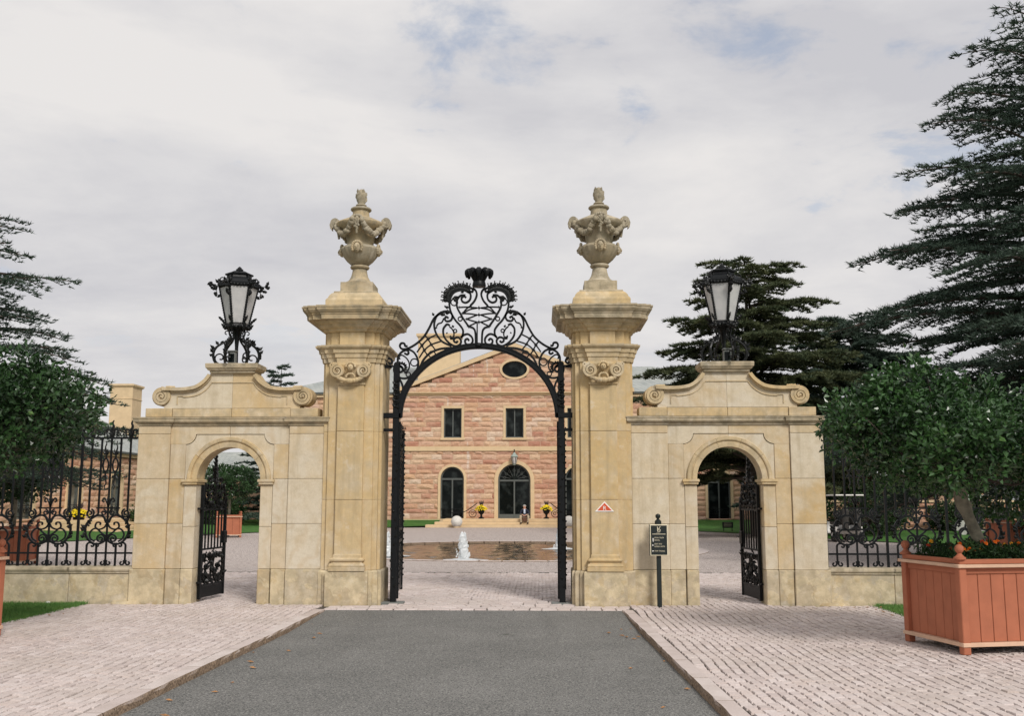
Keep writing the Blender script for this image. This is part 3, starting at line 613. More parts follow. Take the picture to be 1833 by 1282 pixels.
# ------------------------------------------------------------------ urns
def urn(sx, label):
    U = empty('stone_urn', (GX + sx * (2.10 if sx < 0 else 2.08), GY + .46, 4.891), label=label, cat='urn', group='urns on the gate pillars')
    q = lambda h: [(-h, -h), (h, -h), (h, h), (-h, h)]
    MB().rectloft(q(.47), [(0, 0), (0, .085), (-.012, .10), (-.03, .11), (-.045, .135), (-.075, .16), (-.11, .175)]).build('base', 'trim', U)
    MB().rectloft(q(.27), [(.09, .176), (.085, .20), (.02, .21), (.0, .225), (0, .365), (-.012, .37)]).build('block', 'weathered', U)
    foot = [(.24, .371), (.245, .385), (.235, .40), (.205, .412), (.175, .44), (.145, .49), (.128, .55), (.12, .60), (.118, .615), (.15, .62), (.163, .64), (.15, .66), (.12, .665)]
    MB().lathe(foot, 32).build('foot', 'weathered', U, smooth=True)
    gad = lambda a, z: 1 + .06 * abs(sin(a * 9)) if .66 < z < .9 else 1
    bowl = [(.115, .662), (.155, .685), (.215, .73), (.27, .79), (.305, .85), (.315, .885), (.31, .91), (.285, .925), (.22, .935)]
    MB().lathe(bowl, 80, gad=gad).build('bowl', 'lichen', U, smooth=True)
    body = [(.225, .93), (.222, .98), (.232, 1.06), (.248, 1.13), (.27, 1.18), (.32, 1.225), (.385, 1.265), (.41, 1.30), (.415, 1.325), (.40, 1.345), (.34, 1.37), (.27, 1.40), (.20, 1.43), (.145, 1.45), (.14, 1.50), (.138, 1.545)]
    MB().lathe(body, 36).build('body', 'weathered', U, smooth=True)
    MB().lathe([(.135, 1.545), (.165, 1.55), (.178, 1.57), (.175, 1.595), (.155, 1.615), (.09, 1.622), (.065, 1.635), (.062, 1.655)], 28).build('lid_ring', 'lichen', U, smooth=True)
    MB().lathe([(.06, 1.655), (.085, 1.66), (.093, 1.675), (.085, 1.69), (.06, 1.695)], 24).build('collar', 'lichen', U, smooth=True)
    fl = MB(); fl.lathe([(.058, 1.695), (.066, 1.73), (.085, 1.78), (.092, 1.83), (.085, 1.88), (.06, 1.93), (.02, 1.955)], 16)
    for i in range(26):
        a = i * 2.4; z = 1.76 + (i % 13) / 13 * .16; r = .085 if z < 1.86 else .07
        fl.leaf3((r * .75 * cos(a), r * .75 * sin(a), z - .05), (r * 1.15 * cos(a + .35), r * 1.15 * sin(a + .35), z + .065), .03, (cos(a), sin(a), 0), .8)
    fl.build('flame_finial', 'lichen', U, smooth=True)
    # swags: strings of fruit and leaves between four masks
    for k in range(4):
        g_ = MB(); a0 = -pi / 2 + k * pi / 2 + .18; a1 = a0 + pi / 2 - .36
        for i in range(20):
            t = i / 19; a = a0 + (a1 - a0) * t; sg = 4 * t * (1 - t); z = 1.31 - .20 * sg; r = .415 - .075 * sg
            for m_ in range(2): g_.ball((r * cos(a) + random.uniform(-.016, .016), r * sin(a) + random.uniform(-.016, .016), z + random.uniform(-.02, .02)), .040 + .014 * random.random(), 6, 4)
        g_.build('swag', 'lichen', U, smooth='all')
        a = -pi / 2 + k * pi / 2; d = MB()
        for i in range(26):
            t = i / 25; w_ = .05 * sin(pi * min(1, t * 1.15 + .1)) ; d.ball(((.40 - .03 * t) * cos(a) - sin(a) * random.uniform(-w_, w_), (.40 - .03 * t) * sin(a) + cos(a) * random.uniform(-w_, w_), 1.345 - .25 * t), .032 * (1 - .35 * t), 6, 4)
        for i in range(7):
            b = pi * i / 6; d.ball((.385 * cos(a) - sin(a) * .075 * cos(b), .385 * sin(a) + cos(a) * .075 * cos(b), 1.36 + .03 * sin(b)), .026, 6, 4)
        d.build('fruit_drop', 'lichen', U, smooth='all')
        # face on the bowl
        f = MB(); c = (.305 * cos(a), .305 * sin(a), .865); t_ = (-sin(a), cos(a)); nn = (cos(a), sin(a))
        pt = lambda u, o_, z: (c[0] + t_[0] * u + nn[0] * o_, c[1] + t_[1] * u + nn[1] * o_, c[2] + z)
        f.ball(pt(0, .0, 0), .062, 10, 7, .95, .95, 1.2)
        f.ball(pt(0, .066, -.005), .014, 6, 4, 1, 1, 1.7); f.ball(pt(-.024, .05, .018), .011, 6, 4); f.ball(pt(.024, .05, .018), .011, 6, 4); f.ball(pt(0, .054, -.036), .017, 6, 4, 1.1, .8, .5)
        for i in range(13):
            b = -.5 + (pi + 1.0) * i / 12; f.ball(pt(.082 * cos(b), .005, .01 + .085 * sin(b)), .026, 6, 4)
        f.build('mask', 'weathered', U, smooth='all')
    for s in (-1, 1):
        h = MB(); sp = spiral(s * .43, 1.355, .075, .015, (-pi / 2), -pi / 2 + s * 2 * pi * 1.8, 36)
        pre = [(s * .30, 1.29), (s * .36, 1.272)]
        h.flat(pre + sp, [.05] * 2 + [.045 - .025 * i / 36 for i in range(37)], .10)
        h.prism(arc(s * .43, 1.355, .07, 0, 2 * pi, 16)[:-1], -.035, .035)
        h.flat([(s * .48, 1.38), (s * .505, 1.33), (s * .50, 1.27), (s * .485, 1.235)], [.05, .05, .035, .01], .09)
        h.build('handle', 'lichen', U, smooth=True)
    zi = [0, .176, .371, .64, .93, 1.33, 1.55, 1.675, 1.955]; zo = [0, .29, .50, .806, 1.175, 1.575, 1.83, 1.926, 2.226]
    for ch in U.children:
        for v in ch.data.vertices: v.co = (v.co.x * 1.03, v.co.y * 1.03, float(np.interp(v.co.z, zi, zo)))
    return U
urn(-1, 'carved stone urn with swags on the pillar without a plaque'); urn(1, 'carved stone urn with swags on the pillar bearing the red plaque')
# ------------------------------------------------------------------ wing walls with arches
WC = 4.14; HW = .535; SPR = 2.02; TH = .44
def wing(sx, label):
    W = empty('arch_wall', (GX + sx * WC, GY + .022, 0), label=label, cat='wall', group='arched walls beside the gate pillars')
    F = (lambda mb: mb) if sx < 0 else (lambda mb: mb.mirror_x())
    # local x: -outer (away from the gateway) ... +inner; built for the wall whose pillar is at +x
    def B(x0, x1, y0, y1, z0, z1, name='stone', mat='ashlar', c=.006): F(MB().box(x0 + .0025, x1 - .0025, y0, y1, z0 + .002, z1 - .002, c)).build(name, mat, W)
    xo, xi, so, si = -1.54, 1.605, -1.0, 1.0
    zs = [.555, 1.29, 2.025, 2.77, 2.905]
    for x0, x1 in ((xo, so), (si, xi)):
        xa = x0 - (.03 if x0 == xo else 0); B(xa, x1 + (.012 if x0 == xo else 0), -.03, TH + .03, -.1, .555, 'plinth_stone', 'plinth', .012)
        for a, b in zip(zs, zs[1:]): B(x0, x1, 0, TH, a, b)
    PW = .74
    for x0, x1 in ((so, -PW), (PW, si)):
        B(x0 + .012, x1, .012, TH, -.1, .555, 'plinth_stone', 'plinth', .01)
        for a, b in zip(zs[:-1], zs[1:-1] ): B(x0, x1, .035, TH - .03, a, b if b < 2.7 else 2.60)
    for s in (-1, 1):                                  # jambs
        x0, x1 = sorted((s * HW, s * PW))
        B(x0, x1, .005, TH + .02, -.1, .555, 'jamb_stone', 'plinth', .012)
        B(x0, x1, .03, TH, .555, 1.24, 'jamb_stone'); B(x0, x1, .03, TH, 1.24, 1.923, 'jamb_stone')
        xa, xb = sorted((s * (HW - .025), s * (PW + .025)))
        F(MB().rectloft([(xa + .02, .0), (xb - .02, .0), (xb - .02, TH + .0), (xa + .02, TH + .0)], [(0, 1.925), (.012, 1.935), (.012, 1.965), (.03, 1.975), (.03, 2.01), (.015, 2.019)])).build('impost', 'trim', W)
        # spandrel stone with a notched corner, and the wall stone that fits round it
        ar = [(HW * cos(t), SPR + HW * sin(t)) for t in np.linspace(.0, pi / 2, 12)]
        nr = .17; notch = [(PW - .0 - nr * cos(t), 2.766 - nr * sin(t)) for t in np.linspace(pi / 2, 0, 7)]   # concave quarter bite
        notch = [(PW - nr + nr * (1 - cos(t)), 2.766 - nr * sin(t)) for t in np.linspace(0, pi / 2, 7)]
        notch = [(PW - nr * cos(t), 2.766 - nr * sin(t)) for t in np.linspace(0, pi / 2, 7)]
        conc = [(PW + .0 - nr * sin(t), 2.766 - nr * cos(t)) for t in np.linspace(0, pi / 2, 7)]              # arc centred on the outer top corner
        poly = ar + [(0.003, 2.764)] + [(PW - nr * cos(t), 2.764 - nr * sin(t)) for t in np.linspace(.0, pi / 2, 8)] + [(PW - .003, SPR)]
        F(MB().prism([(s * x, z) for x, z in poly], .05, TH - .05)).build('spandrel_stone', 'ashlar', W)
        fit = [(PW + .003, 2.600)] + [(PW - (nr - .006) * cos(t) + .003, 2.769 - (nr - .003) * sin(t)) for t in np.linspace(pi / 2, 0, 8)] + [(0.003, 2.77), (0.003, 2.902), (1.0, 2.902), (1.0, 2.600)]
        F(MB().prism([(s * x, z) for x, z in fit], .035, TH - .03)).build('stone', 'ashlar', W)
    # archivolt in five voussoirs
    prof = [(HW - .004, TH - .02), (HW - .004, .028), (HW + .075, .022), (HW + .083, .034), (HW + .095, .034), (HW + .10, .012), (HW + .115, .004), (HW + .155, .004), (HW + .165, .02), (HW + .168, .06), (HW + .1, .2)]
    for k in range(5):
        a0, a1 = pi * k / 5 + .003, pi * (k + 1) / 5 - .003
        F(MB().loft([[(r * cos(a), y_, SPR + r * sin(a)) for r, y_ in prof] for a in np.linspace(a0, a1, 8)])).build('voussoir', 'trim', W)
    # cornice breaking forward over the end strips
    plan = [(xo, 0), (so, 0), (so, .03), (si, .03), (si, 0), (xi - .0, 0), (xi, TH), (xo, TH)]
    F(MB().rectloft(plan, [(-.01, 2.906), (.015, 2.907), (.02, 2.94), (.04, 2.948), (.05, 2.965), (.07, 2.97), (.075, 3.02), (.085, 3.028), (.085, 3.046), (.0, 3.056)])).build('cornice', 'weathered', W)
    by = .03
    B(xo + .09, so, by - .01, TH - .03, 3.057, 3.205, 'base_stone', 'trim'); B(si, xi - .14, by - .01, TH - .03, 3.057, 3.205, 'base_stone', 'trim')
    B(so, 0, by + .012, TH - .05, 3.057, 3.20, 'base_stone', 'trim'); B(0, si, by + .012, TH - .05, 3.057, 3.20, 'base_stone', 'trim')
    # scrolled pediment
    vx, vz, vr = 1.20, 3.405, .165
    top = crom([(vx - .02, vz + vr - .005), (.93, 3.555), (.75, 3.565), (.60, 3.60), (.47, 3.69), (.40, 3.775), (.385, 3.80)], 6)
    for s in (-1, 1):
        poly = [(0.002, 3.206)] + [(0.002, 3.80)] + [(x, z) for x, z in top[::-1]] + [(vx - .05, 3.206)]
        F(MB().prism([(s * x, z) for x, z in poly], by + .03, TH - .07)).build('pediment_stone', 'ashlar', W)
        mo = MB(); path = [(s * x, z - .03) for x, z in top]
        mo.flat(path, .055, .10, by + .0); mo.flat([(s * x, z - .075) for x, z in top[3:]], .035, .04, by + .02)
        mo.flat(path, .05, TH - .1, TH / 2)
        F(mo).build('moulding', 'trim', W)
        pn = MB(); pp = [(x - .03, z - .16) for x, z in top[8:]]
        pn.flat([(s * (.93), 3.27), (s * .93, 3.41), (s * pp[0][0], 3.41)] + [(s * x, z) for x, z in pp] + [(s * .003, pp[-1][1] + .0)], .014, .03, by + .03)
        F(pn).build('panel_bead', 'trim', W)
        vo = MB(); vo.prism(arc(s * vx, vz, vr - .006, 0, 2 * pi, 28)[:-1], by + .02, TH - .06)
        sp = spiral(s * vx, vz, vr - .02, .03, pi / 2, pi / 2 - s * 2 * pi * 2.4 * -1, 60)
        vo.flat(sp, [.05 - .022 * i / 60 for i in range(61)], .05, by + .01); vo.ball((s * vx, by + .01, vz), .03, 10, 6, 1, .7, 1)
        for i in range(8): vo.ball((s * (vx - .05 - .018 * i), by + .1, vz + vr + .004 + .006 * random.random()), .02, 6, 4)
        F(vo).build('volute', 'trim', W, smooth=True)
    F(MB().rectloft([(-.38, -.0), (.38, -.0), (.38, TH - .02), (-.38, TH - .02)], [(0, 3.80), (.0, 3.83), (.03, 3.842), (.045, 3.87), (.06, 3.88), (.065, 3.945), (.055, 3.957)])).build('cap_stone', 'weathered', W)
    return W
wing(-1, 'arched sandstone side wall without a sign, scroll pediment and lantern above'); wing(1, 'arched sandstone side wall with the black directory sign standing before it')
# ------------------------------------------------------------------ lanterns on the arched walls
def lantern(sx, label, rot):
    L = empty('lantern', (GX + sx * (WC + .0), GY + .21, 3.958), label=label, cat='lantern', group='lanterns on the arched walls')
    A = [rot + k * pi / 3 for k in range(6)]
    zb, zt, rb, rt = .70, 1.335, .175, .315
    ring = lambda r, z: [(r * cos(a), r * sin(a), z) for a in A]
    Lp = lambda a, r, z: (r * cos(a), r * sin(a), z)
    for k in range(6):
        a, b = A[k], A[(k + 1) % 6]
        q = [Vector(Lp(a, rb, zb)), Vector(Lp(b, rb, zb)), Vector(Lp(b, rt, zt)), Vector(Lp(a, rt, zt))]
        c = sum(q, Vector()) / 4; nn = (q[1] - q[0]).cross(q[3] - q[0]).normalized() * .006
        vs = [p + (c - p) * .05 - nn for p in q] + [p + (c - p) * .05 + nn for p in q]
        MB().loft([vs[:4], vs[4:]]).build('pane', 'frosted', L)
        rod = MB(); P0, P1 = Vector(Lp(a, rb + .005, zb - .02)), Vector(Lp(a, rt + .008, zt + .02))
        rod.tube([P0, P1], .017, 6)
        for i in range(17): rod.ball(P0.lerp(P1, (i + .5) / 17), .025, 6, 4)
        rod.build('corner_rod', 'iron', L, smooth='all')
        # leafy crest scroll at the top corner and smaller one below
        cr = MB(); e = Vector((cos(a), sin(a), 0))
        pts = [(.31, 1.20), (.345, 1.16), (.375, 1.19), (.365, 1.27), (.38, 1.345), (.43, 1.385), (.475, 1.37), (.48, 1.42)]
        cr.tube([e * r + Vector((0, 0, z)) for r, z in crom(pts, 4)], [.016 + .012 * sin(i * .9) for i in range(29)], 6)
        for r, z in ((.36, 1.30), (.40, 1.36), (.45, 1.40), (.47, 1.36), (.37, 1.22), (.34, 1.40), (.30, 1.44), (.42, 1.30)):
            p = e * r + Vector((random.uniform(-.02, .02), random.uniform(-.02, .02), z)); cr.leaf3(p, p + e * random.uniform(.02, .07) + Vector((0, 0, random.uniform(-.05, .08))), .03, (-sin(a), cos(a), 0), .8); cr.ball(p, .028, 6, 4)
        cr.tube([e * r + Vector((0, 0, z)) for r, z in spiral(.27, 1.47, .05, .015, -.5, 5.0, 14)], .011, 5)
        cr.build('crest_scroll', 'iron_leaf', L)
        lw = MB()
        for r, z in ((.20, .70), (.24, .75), (.27, .78), (.22, .66), (.20, .62)):
            p = e * r + Vector((0, 0, z)); lw.ball(p, .026, 6, 4); lw.leaf3(p, p + e * .05 + Vector((0, 0, .045)), .025, (-sin(a), cos(a), 0), .8)
        lw.build('leaf_bracket', 'iron_leaf', L)
        # S-scroll leg with acanthus
        pts = [(.11, .62), (.13, .55), (.11, .47), (.15, .41), (.24, .36), (.33, .29), (.375, .19), (.365, .09), (.325, .015)]
        lg = MB(); cu = crom(pts, 4); lg.tube([e * r + Vector((0, 0, z)) for r, z in cu], [.014 + .012 * (i / 32) for i in range(33)], 6)
        sp = spiral(.26, .11, .10, .02, -1.3, 5.2, 22); lg.tube([e * r + Vector((0, 0, z)) for r, z in sp], .013, 5)
        for i in range(10):
            t = .35 + .06 * i; r, z = cu[int(t * 32)]; p = e * (r + .005) + Vector((0, 0, z)); o_ = e * random.uniform(.0, .07) + Vector((-sin(a), cos(a), 0)) * random.uniform(-.05, .05)
            lg.leaf3(p, p + o_ + Vector((0, 0, random.uniform(.02, .085))), .03, (-sin(a), cos(a), 0), .7)
        lg.leaf3(e * .35 + Vector((0, 0, .25)), e * .44 + Vector((0, 0, .33)), .03, (-sin(a), cos(a), 0), .8)
        lg.tube([e * r + Vector((0, 0, z)) for r, z in spiral(.17, .54, .045, .02, 3.0, -1.8, 12)], .01, 5)
        lg.build('leg', 'iron_leaf', L)
        d = MB(); p0 = Vector(Lp(a, rt + .02, zt + .04)); p1 = Vector(Lp(b, rt + .02, zt + .04))
        for i in range(6):
            p = p0.lerp(p1, (i + .5) / 6); d.ball((p.x, p.y, zt + .03 - .02 * sin(pi * (i + .5) / 6)), .03, 6, 4, 1, 1, 1.1)
        d.build('leaf_frieze', 'iron_leaf', L, smooth='all')
    MB().loft([ring(r, z) for r, z in ((.15, .60), (.19, .62), (.205, .645), (.19, .69), (.165, .705))]).build('bottom_rim', 'iron', L)
    MB().loft([ring(r, z) for r, z in ((.33, 1.335), (.355, 1.35), (.36, 1.39), (.335, 1.405), (.32, 1.43), (.27, 1.475), (.215, 1.50), (.205, 1.545), (.235, 1.55), (.24, 1.575), (.215, 1.585), (.12, 1.61))]).build('roof', 'iron', L)
    MB().lathe([(.115, 1.605), (.12, 1.62), (.075, 1.63), (.06, 1.65), (.065, 1.66), (.04, 1.675), (.035, 1.69), (.006, 1.715)], 12).build('finial', 'iron', L, smooth=True)
    st = MB(); st.lathe([(.035, .0), (.03, .3), (.05, .52), (.09, .58), (.13, .61)], 10); st.build('stem', 'iron', L, smooth=True)
    rr = MB()
    for i in range(18):
        a = 2 * pi * i / 18; rr.ball((.18 * cos(a), .18 * sin(a), .635 + .015 * (i % 2)), .036, 6, 4)
    rr.build('leaf_collar', 'iron_leaf', L, smooth='all')
    return L
lantern(-1, 'black wrought iron lantern on the arched wall without a sign', radians(18)); lantern(1, 'black wrought iron lantern on the arched wall behind the directory sign', radians(42))
plain('lamp_grey', (.16, .17, .16), .5)
for sx, lb in ((-1, 'small grey floodlight box at the foot of the lantern over the unsigned arch'), (1, 'small grey floodlight box at the foot of the lantern above the directory sign')):
    o = empty('floodlight', (GX + sx * WC + .02 * sx, GY + .03, 3.958), label=lb, cat='floodlight', group='floodlights under the lanterns')
    MB().box(-.062, .062, -.02, .09, .0, .20, .012).build('housing', 'lamp_grey', o); MB().box(-.05, .05, -.024, -.019, .02, .165).build('lens', 'glass', o); MB().box(-.075, .075, -.04, .1, .201, .222, .006).build('hood', 'lamp_grey', o)
# ------------------------------------------------------------------ iron overthrow between the pillars (traced outline, metres)
OY = .25                                               # depth behind the pillar front
def Z5(x, y):                                          # tracing grid -> gateway x, z
    p = on_plane(660 + x / 4.005, 460 + y / 4.005, GY + OY); return (p.x - GX - .015, p.z)
OT = empty('iron_overthrow', (GX, GY + OY, 0), label='black wrought iron arch with scrolls and plumed crown spanning the gateway', cat='gate arch')
def both(fn, name, mat='iron', parent=None):
    for s in (1, -1):
        mb = fn(); 
        if s < 0: mb.mirror_x()
        mb.build(name, mat, parent or OT)
def strand(pts, t=.022, d=.03, n_=6, taper=False):
    q = [Z5(*p) for p in pts]; c = crom(q, n_)
    T = [t] * len(c) if not taper else [t * (1 - .6 * i / (len(c) - 1)) for i in range(len(c))]
    return MB().flat(c, T, d)
zc0 = Z5(784, 1150)[1]; zc1 = Z5(784, 640)[1]; hw = abs(Z5(228, 1100)[0])
arcp = [(hw * cos(t), zc0 + (zc1 - zc0) * sin(t)) for t in np.linspace(0, pi, 64)]
MB().flat(arcp, .095, .09).build('arch_band', 'iron', OT)
MB().flat([(x * .992, z - .012) for x, z in arcp], .03, .13).build('arch_rib', 'iron', OT)
MB().flat([(x * 1.035, zc0 + (z - zc0) * 1.032) for x, z in arcp[3:-3]], .02, .11).build('arch_rib', 'iron', OT)
SCROLLS = {
 'upper_scroll': [(705, 292), (688, 283), (672, 297), (678, 320), (705, 328), (733, 305), (735, 265), (705, 243), (655, 240), (610, 262), (586, 320), (592, 385), (625, 450), (660, 490), (682, 525), (680, 560), (668, 578), (690, 560), (720, 555), (748, 580), (750, 612), (728, 632), (702, 622), (698, 598), (715, 588), (726, 602)],
 'inner_scroll': [(700, 275), (665, 278), (640, 310), (640, 360), (665, 410), (692, 455), (722, 498)],
 'shoulder_scroll': [(578, 440), (563, 430), (552, 445), (565, 462), (595, 455), (606, 425), (588, 396), (545, 392), (497, 420), (476, 480), (488, 545), (530, 605), (600, 640)],
 'base_scroll': [(588, 492), (570, 484), (558, 492), (541, 520), (546, 570), (580, 615), (625, 640), (660, 628), (668, 600), (648, 578), (622, 585), (618, 605), (635, 614), (645, 602)],
 'slope_bar': [(530, 397), (476, 440), (440, 510), (400, 575), (345, 625), (285, 658), (245, 660), (230, 640), (240, 620), (262, 622), (268, 640), (285, 640)],
 'ring_scroll': [(262, 690), (280, 700), (292, 690), (285, 672), (262, 672), (235, 690), (216, 725), (220, 770), (250, 800)],
 'ring_arc': [(285, 660), (325, 680), (350, 715), (362, 760), (350, 815), (315, 855), (265, 872), (220, 862), (192, 830), (190, 795), (215, 778), (245, 790), (250, 815), (232, 828), (222, 812)],
 'inner_arc': [(230, 735), (225, 715), (245, 705), (280, 730), (298, 770), (290, 810), (262, 835)],
 'end_scroll': [(105, 792), (170, 790), (140, 778), (127, 755), (140, 733), (165, 732), (175, 752), (160, 768), (148, 755)],
 'lyre': [(735, 248), (750, 250), (752, 232), (735, 224), (718, 240), (730, 262)],
 'lyre_bar': [(750, 224), (772, 240), (781, 272), (765, 315), (735, 350)],
 'trellis_bar': [(486, 560), (432, 590), (388, 635), (352, 685)], 'trellis_bar ': [(535, 602), (455, 630), (405, 670), (368, 725)],
 'trellis_bar  ': [(408, 560), (432, 590), (455, 628), (485, 668)], 'trellis_bar   ': [(362, 605), (388, 635), (405, 670), (432, 712)],
 'inner_band': [(378, 782), (402, 735), (450, 688), (520, 660), (605, 652)],
 'web_bar': [(655, 362), (720, 360), (784, 366)], 'web_bar ': [(680, 406), (730, 378), (784, 366)], 'web_bar  ': [(680, 406), (730, 408), (784, 416)], 'web_bar   ': [(708, 446), (745, 432), (784, 416)],
 'web_bar    ': [(708, 446), (745, 458), (784, 468)], 'web_bar     ': [(722, 498), (750, 485), (784, 468)], 'web_bar      ': [(735, 352), (705, 375), (680, 406)],
 'stem_bar': [(722, 500), (756, 512), (771, 545), (774, 640)],
 'tendril': [(590, 565), (605, 590), (618, 555), (606, 520), (585, 500)], 'tendril ': [(545, 440), (530, 470), (505, 480), (492, 500)],
 'side_scroll': [(200, 850), (235, 890), (252, 940), (245, 985)], 'side_scroll ': [(205, 960), (225, 975), (230, 1000), (212, 1012), (200, 998)],
}
for k, p in SCROLLS.items():
    nm = k.strip(); thin = nm in ('web_bar', 'trellis_bar', 'tendril', 'inner_arc')
    both(lambda p=p: strand(p, .024 if thin else .034, .028 if thin else .042), nm)
MB().flat([Z5(784, 465), Z5(784, 640)], .022, .03).build('centre_bar', 'iron', OT)
for cx_, cz_, r in ((620, 325, 25), (662, 445, 15), (626, 531, 12), (333, 757, 27), (290, 843, 16), (461, 700, 24)):
    def f(cx_=cx_, cz_=cz_, r=r):
        c = Z5(cx_, cz_); return MB().flat(arc(c[0], c[1], r / 4.005 / 107.7, 0, 2 * pi, 20)[:-1], .02, .028, 0, True)
    both(f, 'iron_ring')
for x, y, r in ((655, 361, .03), (735, 355, .028), (680, 405, .032), (708, 446, .03), (722, 499, .036), (432, 590, .036), (388, 635, .036), (455, 628, .036), (405, 670, .036)):
    def f(x=x, y=y, r=r):
        c = Z5(x, y); return MB().star((c[0], 0, c[1]), r, 4, .03, .4)
    both(f, 'rosette')
for y in (366, 416, 468):
    c = Z5(784, y); MB().star((0, 0, c[1]), .042, 4, .035, .4).build('rosette', 'iron', OT)
def leafset(pts):
    def f():
        mb = MB()
        for (x0, y0, x1, y1, wd) in pts:
            a, b = Z5(x0, y0), Z5(x1, y1); mb.leaf3((a[0], 0, a[1]), (b[0], -.03, b[1]), wd, (0, -1, 0), .6)
        return mb
    return f
both(leafset([(600, 300, 660, 285, .035), (640, 330, 610, 290, .03), (545, 395, 600, 400, .05), (520, 400, 560, 425, .045), (545, 395, 515, 420, .05), (690, 245, 665, 262, .03)]), 'acanthus_leaf', 'iron_leaf')
both(leafset([(585, 365, 548, 360, .03), (548, 358, 560, 350, .02), (476, 425, 462, 400, .025), (492, 500, 488, 520, .025), (610, 590, 585, 575, .035), (560, 545, 575, 550, .02), (620, 495, 600, 505, .03)]), 'acanthus_leaf', 'iron_leaf')
def fan():                                             # spiky fan along the upper scroll
    mb = MB(); base = crom([(578, 312), (580, 275), (605, 245), (650, 228), (695, 232), (722, 246)], 5)
    for i, (x, y) in enumerate(base):
        t = i / (len(base) - 1); a = pi * (1.05 - .62 * t); L_ = 44 + 12 * sin(i * 2.3)
        p, q = Z5(x, y), Z5(x + L_ * cos(a), y - L_ * sin(a))
        mb.leaf3((p[0], 0, p[1]), (q[0], random.uniform(-.04, .02), q[1]), .03, (0, -1, 0), .5); mb.ball((p[0], 0, p[1]), .04, 6, 4, 1, .7, 1)
        mb.ball((q[0], -.01, q[1]), .014, 5, 4)
    return mb
both(fan, 'feather_fan', 'iron_leaf')
def sfan():
    mb = MB()
    for i in range(9):
        a = 2.6 - i * .42; p, q = Z5(238 + 20 * cos(a), 795 - 20 * sin(a)), Z5(238 + 52 * cos(a), 795 - 48 * sin(a)); mb.leaf3((p[0], 0, p[1]), (q[0], -.02, q[1]), .028, (0, -1, 0), .6)
    c = Z5(205, 770); mb.ball((c[0], 0, c[1]), .045, 6, 4)
    return mb
both(sfan, 'leaf_fan', 'iron_leaf')
# crown of plumes
c0, c1 = Z5(784, 215)[1], Z5(784, 92)[1]; H_ = c1 - c0
cb = MB(); cb.lathe([(.115, 0), (.12, .02), (.112, .06), (.105, .09)], 16, (0, 0, c0)).build('crown_band', 'iron', OT, smooth=True)
pl_ = MB()
for k in range(9):
    a = -pi / 2 + (k - 4) * pi / 4.5; R0 = .09; out_ = .19 if abs(k - 4) < 4 else .2
    e = Vector((cos(a), sin(a) * .75, 0))
    pth = [e * .06 + Vector((0, 0, c0 + .08)), e * .09 + Vector((0, 0, c0 + .16)), e * .12 + Vector((0, 0, c0 + H_ * .8)), e * .165 + Vector((0, 0, c0 + H_ * .9)), e * .21 + Vector((0, 0, c0 + H_ * .78)), e * .205 + Vector((0, 0, c0 + H_ * .52))]
    pp = MB().tube(crom(pth, 4), [.03 + .028 * min(1, i / 8) if i < 16 else .052 - .006 * (i - 15) for i in range(21)], 8); pp.build('plume', 'iron', OT, smooth=True)
MB().ball((0, 0, c0 + H_ * .72), .085, 12, 8, 1, .9, 1.15).build('plume_core', 'iron', OT, smooth=True)
MB().lathe([(.06, 0), (.05, .03), (.02, .05)], 10, (0, -.055, zc1)).build('boss', 'iron', OT, smooth=True)
# posts and brackets of the overthrow
zt_ = Z5(205, 770)[1]; zbk = Z5(160, 1138)[1]; px_ = abs(Z5(205, 1000)[0])
for s in (-1, 1):
    MB().box(s * px_ - .05, s * px_ + .05, -.05, .05, -.05, zt_, .008).build('post', 'iron', OT)
    vn = MB()
    for i in range(60):
        z = zbk + .1 + (zt_ - zbk - .15) * i / 60 if i < 40 else .25 + 2.7 * (i - 40) / 20; a = i * .8
        vn.leaf3((s * px_ + .03 * cos(a), -.055, z), (s * px_ + .062 * cos(a + .5), -.075, z + .055), .02, (0, -1, 0), .6)
    vn.build('vine', 'iron_leaf', OT)['kind'] = 'stuff'
    x0, x1 = sorted((s * (px_ - .09), s * 1.66))
    MB().box(x0, x1, -.065, .065, zbk - .045, zbk + .04, .006).build('bracket', 'iron', OT)
    x0, x1 = sorted((s * (px_ + .03), s * 1.66))
    MB().box(x0, x1, -.03, .03, zbk - .27, zbk - .22, .004).build('bracket', 'iron', OT)
    MB().box(x0, x1, -.02, .02, zt_ - .05, zt_ - .02, .003).build('bracket', 'iron', OT)
    x0, x1 = sorted((s * (px_ - .18), s * 1.62)); MB().box(x0, x1, -.13, .13, -.03, .018, .004).build('foot_plate', 'lamp_grey', OT)
